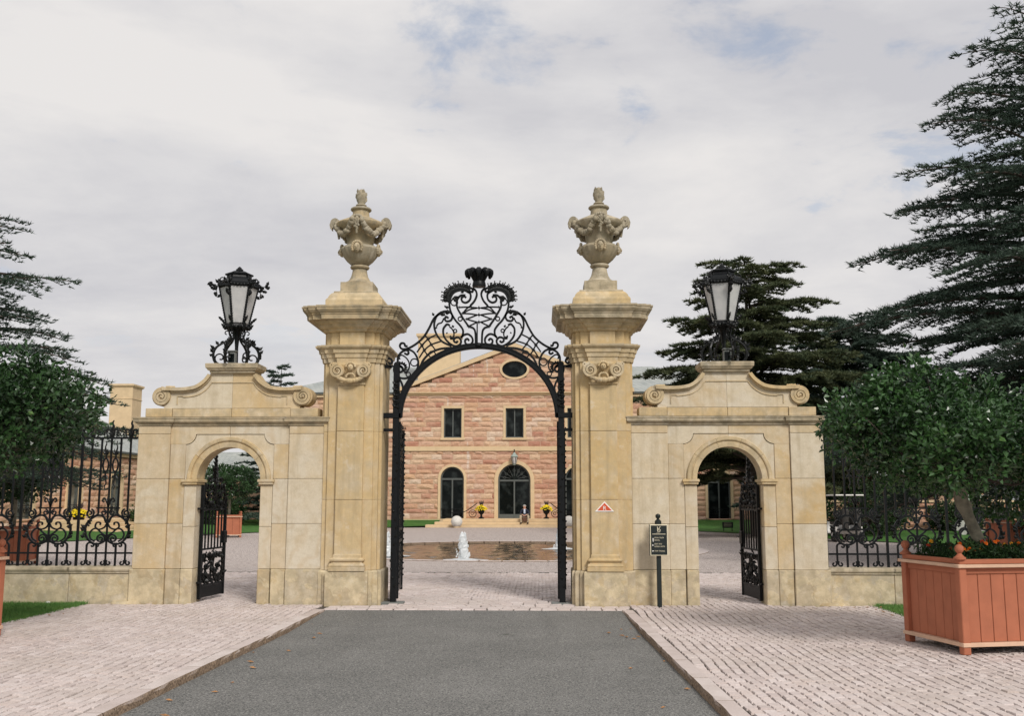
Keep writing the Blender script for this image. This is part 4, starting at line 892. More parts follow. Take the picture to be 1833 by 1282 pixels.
# ------------------------------------------------------------------ main gate leaves, folded back into the court
def scroll_block(mb, x0, x1, z0, z1, d=.035, t=.022, y=0.0):
    """symmetrical scroll filling of a rectangle"""
    w_, h_ = x1 - x0, z1 - z0; cx = (x0 + x1) / 2; r = min(w_, h_) * .15
    for s in (-1, 1):
        mb.flat(cscroll((cx + s * w_ * .18, z0 + h_ * .2), (cx + s * w_ * .2, z0 + h_ * .8), w_ * .1, r, 1.1, -s), t, d, y)
        mb.flat(cscroll((cx + s * w_ * .1, z0 + h_ * .5), (cx + s * w_ * .42, z0 + h_ * .42), h_ * .1, r * .7, 1.1, 1), t, d, y)
        mb.flat(cscroll((cx + s * w_ * .15, z0 + h_ * .06), (cx + s * w_ * .42, z0 + h_ * .08), h_ * .06, r * .6, 1.0, 1), t, d, y)
        for i in range(5):
            p = (cx + s * w_ * random.uniform(.1, .42), y, z0 + h_ * random.uniform(.15, .9)); mb.leaf3(p, (p[0] + random.uniform(-.08, .08), y + random.choice((-.05, .05)), p[2] + random.uniform(-.03, .1)), .03, (0, -1, 0), .7)
    mb.star((cx, y, z0 + h_ * .5), r * .7, 6, d * 1.4)
    return mb
def main_leaf(sx, label, ang):
    G_ = empty('gate_leaf', (GX + sx * (px_ - .03), GY + OY + .06, 0), ang, label=label, cat='gate', group='main gate leaves folded back')
    W_ = 1.42; top = zbk - .10; d = .05
    # local +x runs from the hinge to the free stile
    MB().box(0, .07, -.045, .045, .06, top, .006).build('hinge_stile', 'iron', G_); MB().box(W_ - .06, W_, -.035, .035, .09, top - .05, .006).build('free_stile', 'iron', G_)
    for z in (.14, .95, 1.15, top - .62, top - .04): MB().box(.07, W_ - .06, -.022, .022, z, z + .045, .004).build('rail', 'iron', G_)
    MB().box(.07, W_ - .06, -.012, .012, .185, .36).build('kick_plate', 'iron', G_)
    for k in range(1, 9):
        x = .07 + (W_ - .13) * k / 9; MB().box(x - .012, x + .012, -.012, .012, 1.195, top - .62).build('bar', 'iron', G_)
    for a, b in ((.38, .95), (top - .57, top - .04)):
        for h in (0, 1):
            x0 = .08 + h * (W_ - .14) / 2; scroll_block(MB(), x0, x0 + (W_ - .16) / 2, a, b).build('scroll_panel', 'iron_leaf', G_)
    st = MB()
    for i in range(26):
        z = .3 + i * .105; st.ball((.035, -.05, z), .016, 6, 4, 1, 1.2, 1); st.ball((W_ - .03, .04, z + .02), .018, 6, 4); st.ball((W_ - .03, -.04, z + .05), .018, 6, 4)
        a = i * 1.9; st.leaf3((.035 + .03 * cos(a), -.048, z), (.035 + .04 * cos(a + 1), -.07, z + .06), .018, (0, -1, 0), .5)
    tag(st.build('stud', 'iron_leaf', G_), kind='stuff')
    return G_
main_leaf(-1, 'black iron gate leaf folded back beside the pillar without a plaque', radians(94.5)); main_leaf(1, 'black iron gate leaf folded back beside the pillar with the red plaque', radians(86))
# ------------------------------------------------------------------ side gates in the arches
def side_gate(sx, label, ang):
    G_ = empty('side_gate', (GX + sx * (WC + HW - .035), GY + TH * .62, 0), ang, label=label, cat='gate', group='iron gates in the side arches')
    m = -sx; W_ = .98                                   # +m x runs from the hinge towards the free edge when closed
    def P(mb, name, mat='iron'):
        if m < 0: mb.mirror_x()
        return mb.build(name, mat, G_)
    P(MB().box(0, .05, -.025, .025, .04, 1.93, .004), 'hinge_stile'); P(MB().box(W_ - .045, W_, -.025, .025, .05, 1.72, .004), 'free_stile')
    P(MB().box(.05, W_ - .045, -.012, .012, .06, .24), 'kick_plate')
    for z in (.245, .84, 1.50): P(MB().box(.05, W_ - .045, -.016, .016, z, z + .03, .003), 'rail')
    for k in range(1, 7):
        x = .05 + (W_ - .09) * k / 7; P(MB().box(x - .011, x + .011, -.011, .011, .87, 1.50), 'bar')
    for h in (0, 1):
        x0 = .05 + h * (W_ - .095) / 2; P(scroll_block(MB(), x0, x0 + (W_ - .095) / 2, .275, .84, .035, .018), 'scroll_panel', 'iron_leaf')
        P(scroll_block(MB(), x0, x0 + (W_ - .095) / 2, 1.53, 1.98, .035, .018), 'scroll_panel', 'iron_leaf')
    for k in range(4):
        lf = MB()
        for i in range(16):
            x = random.uniform(.08, W_ - .08); z = (random.uniform(.3, .82) if k < 2 else random.uniform(1.5, 2.0)); lf.leaf3((x, -.02, z), (x + random.uniform(-.09, .09), random.choice((-.07, .07)), z + random.uniform(-.03, .11)), .035, (0, -1, 0), .7)
        tag(P(lf, 'foliage_ornament', 'iron_leaf'), kind='stuff')
    cr = MB(); cx = W_ * .5
    for s in (-1, 1): cr.flat(cscroll((cx + s * .22, 2.03), (cx + s * .05, 2.2), .06, .05, 1.2, s), .018, .035)
    for i in range(22):
        t = i / 21; z = 1.98 + .5 * t; a = i * 2.1; wd = .12 * (1 - t) + .025; cr.leaf3((cx, 0, z), (cx + wd * cos(a), .05 * sin(a), z + .06), .03, (0, -1, 0), .7); cr.ball((cx + .3 * wd * cos(a), 0, z), .02 + .02 * (1 - t), 6, 4)
    P(cr, 'crest', 'iron_leaf')
    lk = MB().box(W_ - .12, W_ + .02, -.035, .035, .93, 1.14, .006); lk.tube([(W_ - .03, -.05, 1.05), (W_ - .03, -.09, 1.05), (W_ - .13, -.09, 1.05)], .011, 6); P(lk, 'lock')
    P(MB().box(-.12, .03, -.02, .02, 1.52, 1.55), 'hinge'); P(MB().box(-.06, .03, -.02, .02, .3, .33), 'hinge')
    return G_
side_gate(-1, 'black iron side gate standing open in the arch without a sign', radians(84)); side_gate(1, 'black iron side gate standing open in the arch beside the directory sign', radians(-84))
for sx, lb in ((-1, 'flat black latch plate on the jamb of the unsigned arch'), (1, 'flat black latch plate on the jamb of the arch beside the sign')):
    o = MB().box(-.03, .03, 0, .14, 0, .26, .004)
    for zz_ in (.04, .22): o.ball((-.02 * sx, .0, zz_), .01, 6, 4)
    tag(o.build('latch_plate', 'sign_black', None, loc=(GX + sx * (WC - HW - .0) + .0, GY + TH + .005, .96)), lb, 'latch plate', 'latch plates on the arch jambs')
# ------------------------------------------------------------------ low walls and fences
FZ0 = .585
def fence_wall(sx, label):
    Wl = empty('low_wall', (GX + sx * 5.68, GY, 0), label=label, cat='wall', group='low walls under the iron fences')
    x = 0.0; k = 0
    while x < 5.6:
        ln = (1.05, 1.2, .95, 1.3, 1.1)[k % 5]; x0, x1 = sorted((sx * x, sx * (x + ln)))
        MB().box(x0 + .003, x1 - .003, .06, .40, -.1, .485, .008).build('wall_stone', 'plinth', Wl)
        MB().rectloft([(x0 + .002, .04), (x1 - .002, .04), (x1 - .002, .42), (x0 + .002, .42)], [(0, .486), (.0, .515), (.018, .522), (.025, .545), (.02, .58), (-.02, .588)]).build('coping_stone', 'weathered', Wl)
        x += ln; k += 1
    MB().lathe([(.0, -.1), (.33, -.1), (.33, .0), (.30, .04), (.0, .05)], 20, (sx * .05, .22, 0)).build('rounded_foot', 'plinth', Wl)
    return Wl
fence_wall(-1, 'low stained sandstone wall with coping above the grass holding a white stone'); fence_wall(1, 'low sandstone wall with coping behind the large terracotta planter')
BAY = .985
def bay_parts():
    """one bay; x from 0 to BAY"""
    b = []; z0 = FZ0; d = .022; h = BAY; A = lambda mb, nm, mt='iron': b.append((nm, mb, mt))
    bar = lambda x, za, zb, w_=.015: MB().box(x - w_, x + w_, -.011, .011, za, zb)
    A(MB().box(-.019, .019, -.016, .016, z0 - .02, 2.98), 'post')
    for f in (1 / 6, 5 / 6): A(bar(h * f, 1.50, 2.74), 'bar')
    for f in (1 / 3, 2 / 3): A(bar(h * f, 1.555, 2.72), 'bar')
    A(bar(h / 2, z0 - .01, 2.74), 'bar')
    A(MB().box(.014, h - .014, -.014, .014, 2.70, 2.733), 'top_rail'); A(MB().box(.014, h - .014, -.012, .012, .785, .815), 'lower_rail')
    A(MB().box(h * .30, h * .70, -.016, .016, 1.53, 1.555), 'short_rail')
    for f in (1 / 3, 2 / 3): A(bar(h * f, z0 - .01, .97, .016), 'short_bar')
    for f in (1 / 6, .5, 5 / 6):                        # flame finial with scrolls
        m = MB(); x = h * f; fl = crom([(x, 2.74), (x - .014, 2.83), (x + .016, 2.91), (x - .002, 2.97), (x + .018, 3.02)], 4)
        m.flat(fl, [.05, .06, .06, .055, .05, .045, .04, .036, .034, .032, .03, .027, .024, .02, .016, .012, .006], .03)
        for s in (-1, 1): m.flat([(x + s * .02, 2.735), (x + s * .035, 2.80)] + spiral(x + s * .075, 2.83, .042, .012, pi if s > 0 else 0, (pi if s > 0 else 0) - s * 5.2, 14), .026, d  ); m.leaf3((x, 0, 2.76), (x + s * .045, -.02, 2.84), .016, (0, -1, 0), .6)
        m.ball((x, 0, 2.77), .032, 6, 4, 1, .8, 1.2); A(m, 'finial', 'iron_leaf')
    for f in (1 / 3, 2 / 3, 0):
        m = MB(); x = h * f
        for s in (-1, 1): m.flat([(x + s * .09, 2.735)] + spiral(x + s * .045, 2.775, .036, .01, -.6 if s > 0 else pi + .6, (-.6 if s > 0 else pi + .6) + s * 5.4, 14), .017, d )
        A(m, 'small_scroll')
    for f in (-1, 1):                                  # twin drops beside the centre bar
        m = MB(); x = h / 2 + f * h / 12; r = .062
        m.flat([(x + r * .75 * cos(t), 2.26 + .11 * sin(t)) for t in np.linspace(0, 2 * pi, 20)[:-1]], .023, d , 0, True); A(m, 'oval_ring')
        m = MB(); m.flat(crom([(x, 2.37), (x + .004, 2.48), (x + .022 * f, 2.56), (x + .004 * f, 2.62), (x + .018 * f, 2.67)], 4), [.03 - .0016 * i for i in range(17)], d)
        for s in (-1, 1):
            m.leaf3((x, 0, 2.42), (x + s * .055, -.02, 2.50), .022, (0, -1, 0), .6); m.leaf3((x, 0, 2.40), (x + s * .03, -.02, 2.55), .018, (0, -1, 0), .6)
        A(m, 'leaf_drop', 'iron_leaf')
        m = MB(); m.flat(crom([(x, 2.15), (x + .004, 2.04), (x - .02 * f, 1.96), (x + .004 * f, 1.90), (x - .012 * f, 1.85)], 4), [.03 - .0016 * i for i in range(17)], d)
        for s in (-1, 1): m.leaf3((x, 0, 2.10), (x + s * .055, -.02, 2.03), .022, (0, -1, 0), .6)
        A(m, 'leaf_drop', 'iron_leaf')
    m = MB(); x = h / 2
    for s in (-1, 1):
        m.flat(crom([(x, 1.56), (x + s * .035, 1.66), (x + s * .08, 1.71), (x + s * .10, 1.66), (x + s * .07, 1.64)], 4), .023, d ); m.leaf3((x, -.01, 1.60), (x + s * .05, -.03, 1.72), .022, (0, -1, 0), .6)
    m.leaf3((x, -.012, 1.6), (x, -.03, 1.80), .022, (0, -1, 0), .6); A(m, 'lily', 'iron_leaf')
    for s in (-1, 1):                                  # big lyre of scrolls
        X = lambda u: h / 2 + s * u
        A(MB().flat(spiral(X(.305), 1.455, .075, .014, pi / 2 + s * .3, pi / 2 + s * .3 - s * 2 * pi * 1.6 * -1, 30), .025, d ), 'volute')
        A(MB().flat(crom([(X(.02), 1.30), (X(.07), 1.40), (X(.17), 1.42), (X(.28), 1.36), (X(.36), 1.25), (X(.355), 1.10), (X(.27), .985), (X(.16), .945), (X(.05), .985), (X(.018), 1.04)], 5), .032, .03), 'lyre_scroll')
        A(MB().flat(spiral(X(.105), 1.035, .075, .014, pi + (0 if s > 0 else pi), pi + (0 if s > 0 else pi) - s * 2 * pi * 1.5, 30), .026, d ), 'volute')
        A(MB().flat(crom([(X(.015), 1.08), (X(.10), 1.14), (X(.17), 1.20), (X(.24), 1.19), (X(.29), 1.12), (X(.27), 1.04), (X(.2), .99)], 5), .026, d  ), 'tendril')
        A(MB().flat(crom([(X(.0), 1.30), (X(.05), 1.22), (X(.14), 1.19), (X(.20), 1.23), (X(.18), 1.30), (X(.12), 1.30), (X(.12), 1.26)], 5), .026, d  ), 'tendril')
        A(MB().flat(spiral(X(.075), 1.47, .05, .012, pi / 2, pi / 2 + s * 2 * pi * 1.3, 24), .02, d ), 'small_scroll')
        A(MB().flat(crom([(X(.17), 1.53), (X(.165), 1.45), (X(.22), 1.41), (X(.28), 1.385)], 5), .025, d ), 'brace')
        m = MB()
        for i in range(11):
            t = i / 10; px = X(.335 + .04 * sin(t * 6)); pz = 1.03 + .34 * t; m.leaf3((px, -.01, pz), (px + s * random.uniform(-.05, .11), random.uniform(-.06, .0), pz + random.uniform(.0, .09)), .036, (0, -1, 0), .8)
        A(m, 'acanthus_leaf', 'iron_leaf')
        A(MB().flat([(X(h / 3), z0 + .07), (X(h / 3), .90)] + arc(X(h / 3 - .05), .92, .05, 0 if s > 0 else pi, pi / 2, 6) + [(X(.22), .965)], .028, .026), 'hoop_bar')
        m = MB()
        for q in (-1, 1): m.flat([(X(h / 3), z0 + .10)] + spiral(X(h / 3) + q * .055, z0 + .055, .045, .012, pi * (.75 if q > 0 else .25), pi * (.75 if q > 0 else .25) + q * 5.6, 16), .025, d  )
        A(m, 'foot_scroll')
        m = MB()
        for q in (-1, 1): m.flat(spiral(X(.19 + q * .045), .925, .032, .01, pi / 2, pi / 2 - q * 5, 12), .025, d  )
        A(m, 'small_scroll')
    m = MB()
    for q in (-1, 1): m.flat([(h / 2, z0 + .10)] + spiral(h / 2 + q * .055, z0 + .055, .045, .012, pi * (.75 if q > 0 else .25), pi * (.75 if q > 0 else .25) + q * 5.6, 16), .025, d  )
    A(m, 'foot_scroll'); A(MB().star((h / 2, -.01, 1.05), .04, 6, .03), 'boss'); A(MB().ball((h / 2, -.01, 1.30), .03, 6, 4), 'boss')
    return b
PARTS = bay_parts()
PROTO = [(nm, mb.build(nm, mt)) for nm, mb, mt in PARTS]
for nm, o in PROTO: COL.objects.unlink(o)
def fence(sx, nbay, label):
    F_ = empty('iron_fence', (GX + sx * 5.72, GY + .235, 0), label=label, cat='fence', group='iron fences on the low walls')
    for k in range(nbay):
        for nm, o in PROTO:
            if k and False: continue
            c = o.copy(); COL.objects.link(c); c.parent = F_; c.location = ((k * BAY) if sx > 0 else -((k + 1) * BAY) + (0 if nm != 'post' else BAY), 0, 0)
    return F_
fence(-1, 5, 'black scrolled iron fence on the low wall over the grass with a white stone'); fence(1, 5, 'black scrolled iron fence on the low wall behind the large terracotta planter')
# ------------------------------------------------------------------ directory sign
def directory():
    p = on_ground(1180, 1086); D_ = empty('directory_sign', (p.x, 16.22, 0), label='black directory signpost with ball finial and white lettering', cat='sign')
    MB().box(-.035, .035, -.035, .035, -.05, 1.30, .006).build('post', 'sign_black', D_)
    MB().lathe([(.05, 1.285), (.055, 1.31), (.052, 1.345), (.03, 1.365), (.018, 1.38), (.035, 1.395), (.043, 1.42), (.035, 1.445), (.006, 1.46)], 14).build('finial', 'sign_black', D_, smooth=True)
    B_ = MB().box(-.142, .142, -.085, -.045, .80, 1.29, .004).build('board', 'sign_cream', D_)
    MB().box(-.15, -.1425, -.08, -.04, .80, 1.29).build('board_edge', 'sign_black', B_)
    MB().box(-.127, .127, -.0885, -.0852, .815, 1.275).build('panel', 'sign_black', B_)
    MB().box(-.105, .105, -.0905, -.0886, 1.135, 1.143).build('rule', 'sign_cream', B_)
    # monogram, then lines of lettering too small to read in the photograph: one stroke group per word
    mg = MB(); mg.flat([(-.022, 1.255), (-.020, 1.215), (-.022, 1.183), (.018, 1.180), (.022, 1.205), (-.004, 1.232), (-.006, 1.20)], .011, .002, -.0895); mg.flat([(.024, 1.258), (.006, 1.236)], .009, .002, -.0897); mg.build('monogram', 'sign_cream', B_)
    r_ = random.Random(3)
    def word(x, z, letters, h):
        w_ = MB(); 
        for k in range(letters):
            x0 = x + k * h * .68; w_.box(x0, x0 + h * .16, -.0902, -.0886, z - h / 2, z + h / 2)
            zz = z + r_.choice((-.4, 0, .4)) * h; w_.box(x0 + h * .17, x0 + h * .46, -.0902, -.0886, zz - h * .08, zz + h * .08)
        tag(w_.build('lettering', 'sign_cream', B_), kind='stuff'); return x + (letters + .7) * h * .68
    word(-.045, 1.158, 9, .010)
    for z, ws in ((1.083, (5, 5)), (1.043, (6,)), (.985, (4, 4)), (.945, (6, 5)), (.875, (4, 7))):
        x = -.072
        for k in ws: x = word(x, z, k, .021)
    MB().prism([(-.105, 1.055), (-.083, 1.055), (-.094, 1.085)], -.0905, -.0886).build('arrow', 'white_paint', B_); MB().box(-.099, -.089, -.0905, -.0886, 1.02, 1.055).build('arrow', 'white_paint', B_)
    for z in (.965, .875): MB().prism([(-.108, z - .012), (-.08, z), (-.108, z + .012)], -.0905, -.0886).build('arrow', 'white_paint', B_)
directory()
# ------------------------------------------------------------------ manor house beyond the pond
BX, BY = -1.56, 63.0
def photo_px(p):
    v = Matrix.Rotation(-YAW, 3, 'Z') @ (Vector(p) - Vector((0, 0, EYE))); v = Matrix.Rotation(-PITCH, 3, 'X') @ v
    return (916.5 + FPX * v.x / v.y, 641 - FPX * v.z / v.y) if v.y > .1 else (-9999, 0)
ROCK = []
for k in range(8):
    r = random.Random(50 + k); nx, nz = 4, 3; vs = []
    for i in range(nz + 1):
        for j in range(nx + 1):
            e = 0 < i < nz and 0 < j < nx
            vs.append((-.5 + j / nx + (r.uniform(-.05, .05) if e else 0), -(r.uniform(.55, 1.0) if e else r.uniform(.12, .35)), -.5 + i / nz + (r.uniform(-.06, .06) if e else 0)))
    fs = [(i * (nx + 1) + j, i * (nx + 1) + j + 1, (i + 1) * (nx + 1) + j + 1, (i + 1) * (nx + 1) + j) for i in range(nz) for j in range(nx)]
    rim = [0, nx, (nx + 1) * (nz + 1) - 1, (nx + 1) * nz]; b0 = len(vs)
    edge = [j for j in range(nx + 1)] + [(i + 1) * (nx + 1) - 1 for i in range(1, nz + 1)] + [nz * (nx + 1) + j for j in range(nx - 1, -1, -1)] + [i * (nx + 1) for i in range(nz - 1, 0, -1)]
    for e in edge: x, y, z = vs[e]; vs.append((x, .2, z))
    m_ = len(edge); fs += [(edge[(i + 1) % m_], edge[i], b0 + i, b0 + (i + 1) % m_) for i in range(m_)]
    ROCK.append((np.array(vs), fs))
ROCK_ME = [mesh(v, f, 'rockface', name='block') for v, f in ROCK]
def stone_wall(T, x0, x1, z0, z1, openings, half_at=None, nobj=0, rowh=(.33, .27, .34, .29), view=None, prom=.075, thick=.5, cx=0.0):
    """coursed rock-faced wall in the local frame of T (outwards is -y): a mortar core that leaves the openings free, and its blocks"""
    core = MB(); blocks = []; z = z0; k = 0
    while z < z1 - .05:
        h = min(rowh[k % len(rowh)], z1 - z); k += 1; za, zb = z, z + h; z = zb
        a, b = x0, x1
        if half_at: hh = half_at((za + zb) / 2); a, b = max(a, cx - hh), min(b, cx + hh)
        if b - a < .2: continue
        cuts = []
        for (uc, hw_, oz0, spr, top, kind, mg) in openings:
            if zb <= oz0 + .01 or za >= top - .01: continue
            w_ = hw_ + .05
            if kind == 'arch' and za > spr - .05:
                q = (hw_ + mg) ** 2 - (zb - spr) ** 2; q2 = (hw_ + .03) ** 2 - max(0, za - spr) ** 2; w_ = max(sqrt(q) if q > 0 else 0, sqrt(q2) if q2 > 0 else 0)
            if zb > top + .03: core.box(uc - w_, uc + w_, .01, thick, top, zb); blocks.append((uc, (top + zb) / 2 + .01, 2 * w_ - .02, zb - top - .02))
            if za < oz0 - .03: core.box(uc - w_, uc + w_, .01, thick, za, oz0); blocks.append((uc, (za + oz0) / 2, 2 * w_ - .02, oz0 - za - .02))
            if kind == 'oval':
                zc_ = (oz0 + top) / 2; rz_ = (top - oz0) / 2 + .03; u_ = 1 - (min(abs(za - zc_), abs(zb - zc_)) if (za - zc_) * (zb - zc_) > 0 else 0) ** 2 / rz_ ** 2; w_ = (hw_ + .03) * sqrt(max(u_, 0))
            if w_ > .03: cuts.append((uc - w_, uc + w_))
        cuts.sort(); segs = []; u = a
        for c0_, c1_ in cuts:
            if c0_ > u: segs.append((u, min(c0_, b)))
            u = max(u, c1_)
        if u < b: segs.append((u, b))
        for s0, s1 in segs:
            core.box(s0, s1, 0, thick, za, zb); u = s0
            while u < s1 - .03:
                ln = random.uniform(.42, 1.25)
                if s1 - (u + ln) < .3: ln = s1 - u
                ln = min(ln, s1 - u); blocks.append((u + ln / 2, (za + zb) / 2, ln - .022, h - .022)); u += ln
    wall = core.build('wall', 'mortar', T)
    M = T.matrix_basis
    if nobj:
        def key(b):
            p = photo_px(M @ Vector((b[0], 0, b[1]))); x_, y_ = p
            ok = view(x_, y_) if view else False
            return (0 if ok else 1, -b[2])
        blocks.sort(key=key)
    for i, (u, zc_, lx, lz) in enumerate(blocks[:nobj]):
        obj('block', ROCK_ME[random.randrange(8)], wall, (u, -.001, zc_), None, (lx, prom * random.uniform(.7, 1.15), lz))
    if blocks[nobj:]:
        vs, fs, tint, kk = [], [], [], 0
        for (u, zc_, lx, lz) in blocks[nobj:]:
            v, f = ROCK[random.randrange(8)]; vs.append(v * (lx, prom * random.uniform(.7, 1.15), lz) + (u, -.001, zc_)); fs += [tuple(q + kk for q in ff) for ff in f]; t = random.random(); tint += [t] * len(f); kk += len(v)
        me = mesh(np.concatenate(vs), fs, 'rockface_joined', name='blocks'); me.attributes.new('tint', 'FLOAT', 'FACE').data.foreach_set('value', tint)
        tag(obj('blocks', me, wall), kind='stuff')
    return wall
def rect_window(T, uc, hw_, z0, z1):
    W_ = empty('window'); W_.parent = T; W_.location = (uc, 0, 0)
    sr = MB()
    for a, b, c, d in ((-hw_ - .16, -hw_, z0, z1), (hw_, hw_ + .16, z0, z1), (-hw_ - .16, hw_ + .16, z1, z1 + .16)): sr.box(a, b, -.07, .3, c, d)
    sr.build('surround', 'dressed', W_); MB().box(-hw_ - .22, hw_ + .22, -.12, .3, z0 - .14, z0).build('sill', 'dressed', W_)
    MB().box(-hw_, hw_, .2, .22, z0, z1).build('pane', 'glass', W_)
    fr = MB()
    for a, b, c, d in ((-hw_, -hw_ + .07, z0, z1), (hw_ - .07, hw_, z0, z1), (-hw_ + .07, hw_ - .07, z1 - .07, z1), (-hw_ + .07, hw_ - .07, z0, z0 + .08), (-.035, .035, z0 + .08, z1 - .07)): fr.box(a, b, .13, .198, c, d)
    fr.build('frame', 'frame_dark', W_)
def arch_window(T, uc, hw_, z0, spr, door=False, mats=('glass', 'frame_dark')):
    W_ = empty('door' if door else 'window'); W_.parent = T; W_.location = (uc, 0, 0)
    outer = lambda r: [(r, z0)] + [(r * cos(t), spr + r * sin(t)) for t in np.linspace(0, pi, 20)] + [(-r, z0)]
    sr = MB(); so_ = .24 if door else .16
    a, b = outer(hw_ + so_), outer(hw_)
    sr.loft([[(x, y, z) for (x, z), y in zip((p, q, q, p), (-.09, -.09, .3, .3))] for p, q in zip(a, b)])
    sr.build('surround', 'dressed', W_)
    MB().prism(outer(hw_ - .005), .2, .22).build('pane', mats[0], W_)
    fr = MB(); c = outer(hw_ - .09); fr.loft([[(x, y, z) for (x, z), y in zip((p, q, q, p), (.12, .12, .198, .198))] for p, q in zip(outer(hw_ - .003), c)])
    fr.box(-hw_ + .09, hw_ - .09, .12, .198, spr - .08, spr + .03); fr.box(-.045, .045, .12, .198, z0, spr - .08)
    if door:
        for s in (-1, 1): fr.box(s * .5 - .45, s * .5 + .45, .13, .198, z0, z0 + .28)
    fr.build('frame', mats[1], W_)
    gr = MB()
    if door:
        for k in range(7):
            t = pi * (k + .5) / 7; gr.flat([(.25 * cos(t), spr + .06 + .2 * sin(t)), ((hw_ - .1) * cos(t), spr + .04 + (hw_ - .12) * sin(t))], .02, .02, .16)
            gr.flat(spiral(.62 * cos(t), spr + .06 + .55 * sin(t), .11, .03, t, t + 7, 14), .018, .02, .16)
        gr.build('fanlight_scroll', 'frame_dark', W_)
    else:
        for k in (-1, 1):
            for j in (-.45, .45): gr.flat(spiral(k * hw_ * .48 + j * hw_ * .42, z0 + .38, .17, .04, 0, 9, 20), .025, .02, .05)
        gr.flat([(-hw_ + .02, z0 + .62), (hw_ - .02, z0 + .62)], .03, .03, .05); gr.flat([(-hw_ + .02, z0 + .12), (hw_ - .02, z0 + .12)], .03, .03, .05)
        gr.build('balcony_grille', 'iron', W_)
def manor():
    T = empty('manor_house', (BX, BY, 0), label='stone manor house with gable, oval window and slate roof beyond the pond', cat='house')
    HG = 7.25; EV = 8.4; APX = 11.45
    ops = [(x, .565, 5.52, 0, 7.39, 'rect', .15) for x in (-3.91, .02, 3.93)] + [(x, .74, .45, 2.95, 3.69, 'arch', .15) for x in (-3.91, 3.93)] + [(0, 1.02, .45, 2.85, 3.87, 'arch', .22), (.02, .80, 9.37, 0, 10.42, 'oval', .14)]
    ops2 = [o for o in ops]
    band = lambda zs: zs
    vw = lambda x_, y_: (686 < x_ < 1030 and 625 < y_ < 932)
    stone_wall(T, -HG, HG, .45, 4.68, ops2, nobj=170, view=vw)
    MB().box(-HG - .04, HG + .04, -.11, .5, 4.685, 4.97).build('string_course', 'dressed', T)
    stone_wall(T, -HG, HG, 4.975, 8.2, ops2, nobj=105, view=vw)
    MB().rectloft([(-HG, 0), (HG, 0), (HG, .5), (-HG, .5)], [(.08, 8.205), (.09, 8.26), (.16, 8.3), (.22, 8.36), (.22, 8.42)]).build('cornice', 'dressed', T)
    slope = (APX - EV - .1) / (HG + .2)
    stone_wall(T, -HG, HG, 8.425, 11.25, ops2, half_at=lambda z: max(0, (11.32 - z) / slope - .1), nobj=10, view=vw)
    for s in (-1, 1):
        a, b = (s * (HG + .35), 8.42), (0, APX)
        mb = MB().prism([(a[0], a[1] - .02), (a[0], a[1] + .22), (b[0], b[1] + .12), (b[0], b[1] - .16)], -.2, .5); mb.build('raking_cornice', 'dressed', T)
        MB().loft([[(s * (HG + .35), -.18, 8.66), (s * (HG + .35), 14, 8.66), (s * (HG + .35), 14, 8.60), (s * (HG + .35), -.18, 8.60)], [(0, -.18, APX + .16), (0, 14, APX + .16), (0, 14, APX + .10), (0, -.18, APX + .10)]]).build('gable_roof', 'slate', T)
    for x in (-3.91, .02, 3.93): rect_window(T, x, .565, 5.52, 7.39)
    for x in (-3.91, 3.93): arch_window(T, x, .74, .45, 2.95)
    arch_window(T, 0, 1.02, .45, 2.85, True)
    ov = empty('oval_window'); ov.parent = T; ov.location = (.02, 0, 9.895)
    el = lambda a, b: [(a * cos(t), b * sin(t)) for t in np.linspace(0, 2 * pi, 33)[:-1]]
    MB().loft([[(x, y, z) for (x, z), y in zip((p, q, q, p), (-.09, -.09, .3, .3))] for p, q in zip(el(.95, .67) + el(.95, .67)[:1], el(.80, .525) + el(.80, .525)[:1])], False).build('surround', 'dressed', ov)
    MB().prism(el(.81, .53), .15, .18).build('pane', 'glass', ov)
    # flanks
    for s in (-1, 1):
        Fx = empty('flank'); Fx.parent = T; Fx.location = (0, .55, 0)
        fo = [(s * x, .72, .45, 2.75, 3.47, 'arch', .15) for x in (9.6, 12.9)] + [(s * x, .5, 5.4, 0, 7.1, 'rect', .15) for x in (9.6, 12.9)]
        a, b = sorted((s * (HG - .1), s * 15.4))
        M_ = T.matrix_basis.copy(); Fx.matrix_basis = Matrix.Translation((0, .55, 0)); 
        stone_wall(Fx, a, b, .0, 8.15, fo)
        MB().box(a - .1, b + .1, -.2, .4, 8.16, 8.42).build('cornice', 'dressed', Fx)
        MB().box(a - .1, b + .1, -.32, -.2, 8.36, 8.47).build('gutter', 'frame_dark', Fx)
        for x in (9.6, 12.9): arch_window(Fx, s * x, .72, .45, 2.75); rect_window(Fx, s * x, .5, 5.4, 7.1)
    MB().box(-15.4, 15.4, 1.1, 13, 0, 8.1).build('house_body', 'mortar', T)
    MB().box(-HG + .05, HG - .05, .32, 1.05, 0, 8.2).build('house_body', 'mortar', T)
    MB().prism([(-HG, 8.43), (HG, 8.43), (0, APX - .02)], .26, .6).build('gable_body', 'mortar', T)
    for s in (-1, 1):
        a, b = sorted((s * (HG + .02), s * 15.35)); MB().box(a, b, .9, 1.05, 0, 8.1).build('house_body', 'mortar', T)
    e0, e1 = -15.8, 15.8
    MB().loft([[(e0, .3, 8.45), (e1, .3, 8.45), (e1, 13.5, 8.45), (e0, 13.5, 8.45)], [(-9.2, 6.9, 10.95), (9.6, 6.9, 10.95), (9.6, 7.0, 10.95), (-9.2, 7.0, 10.95)]]).build('roof', 'slate_rows', T)
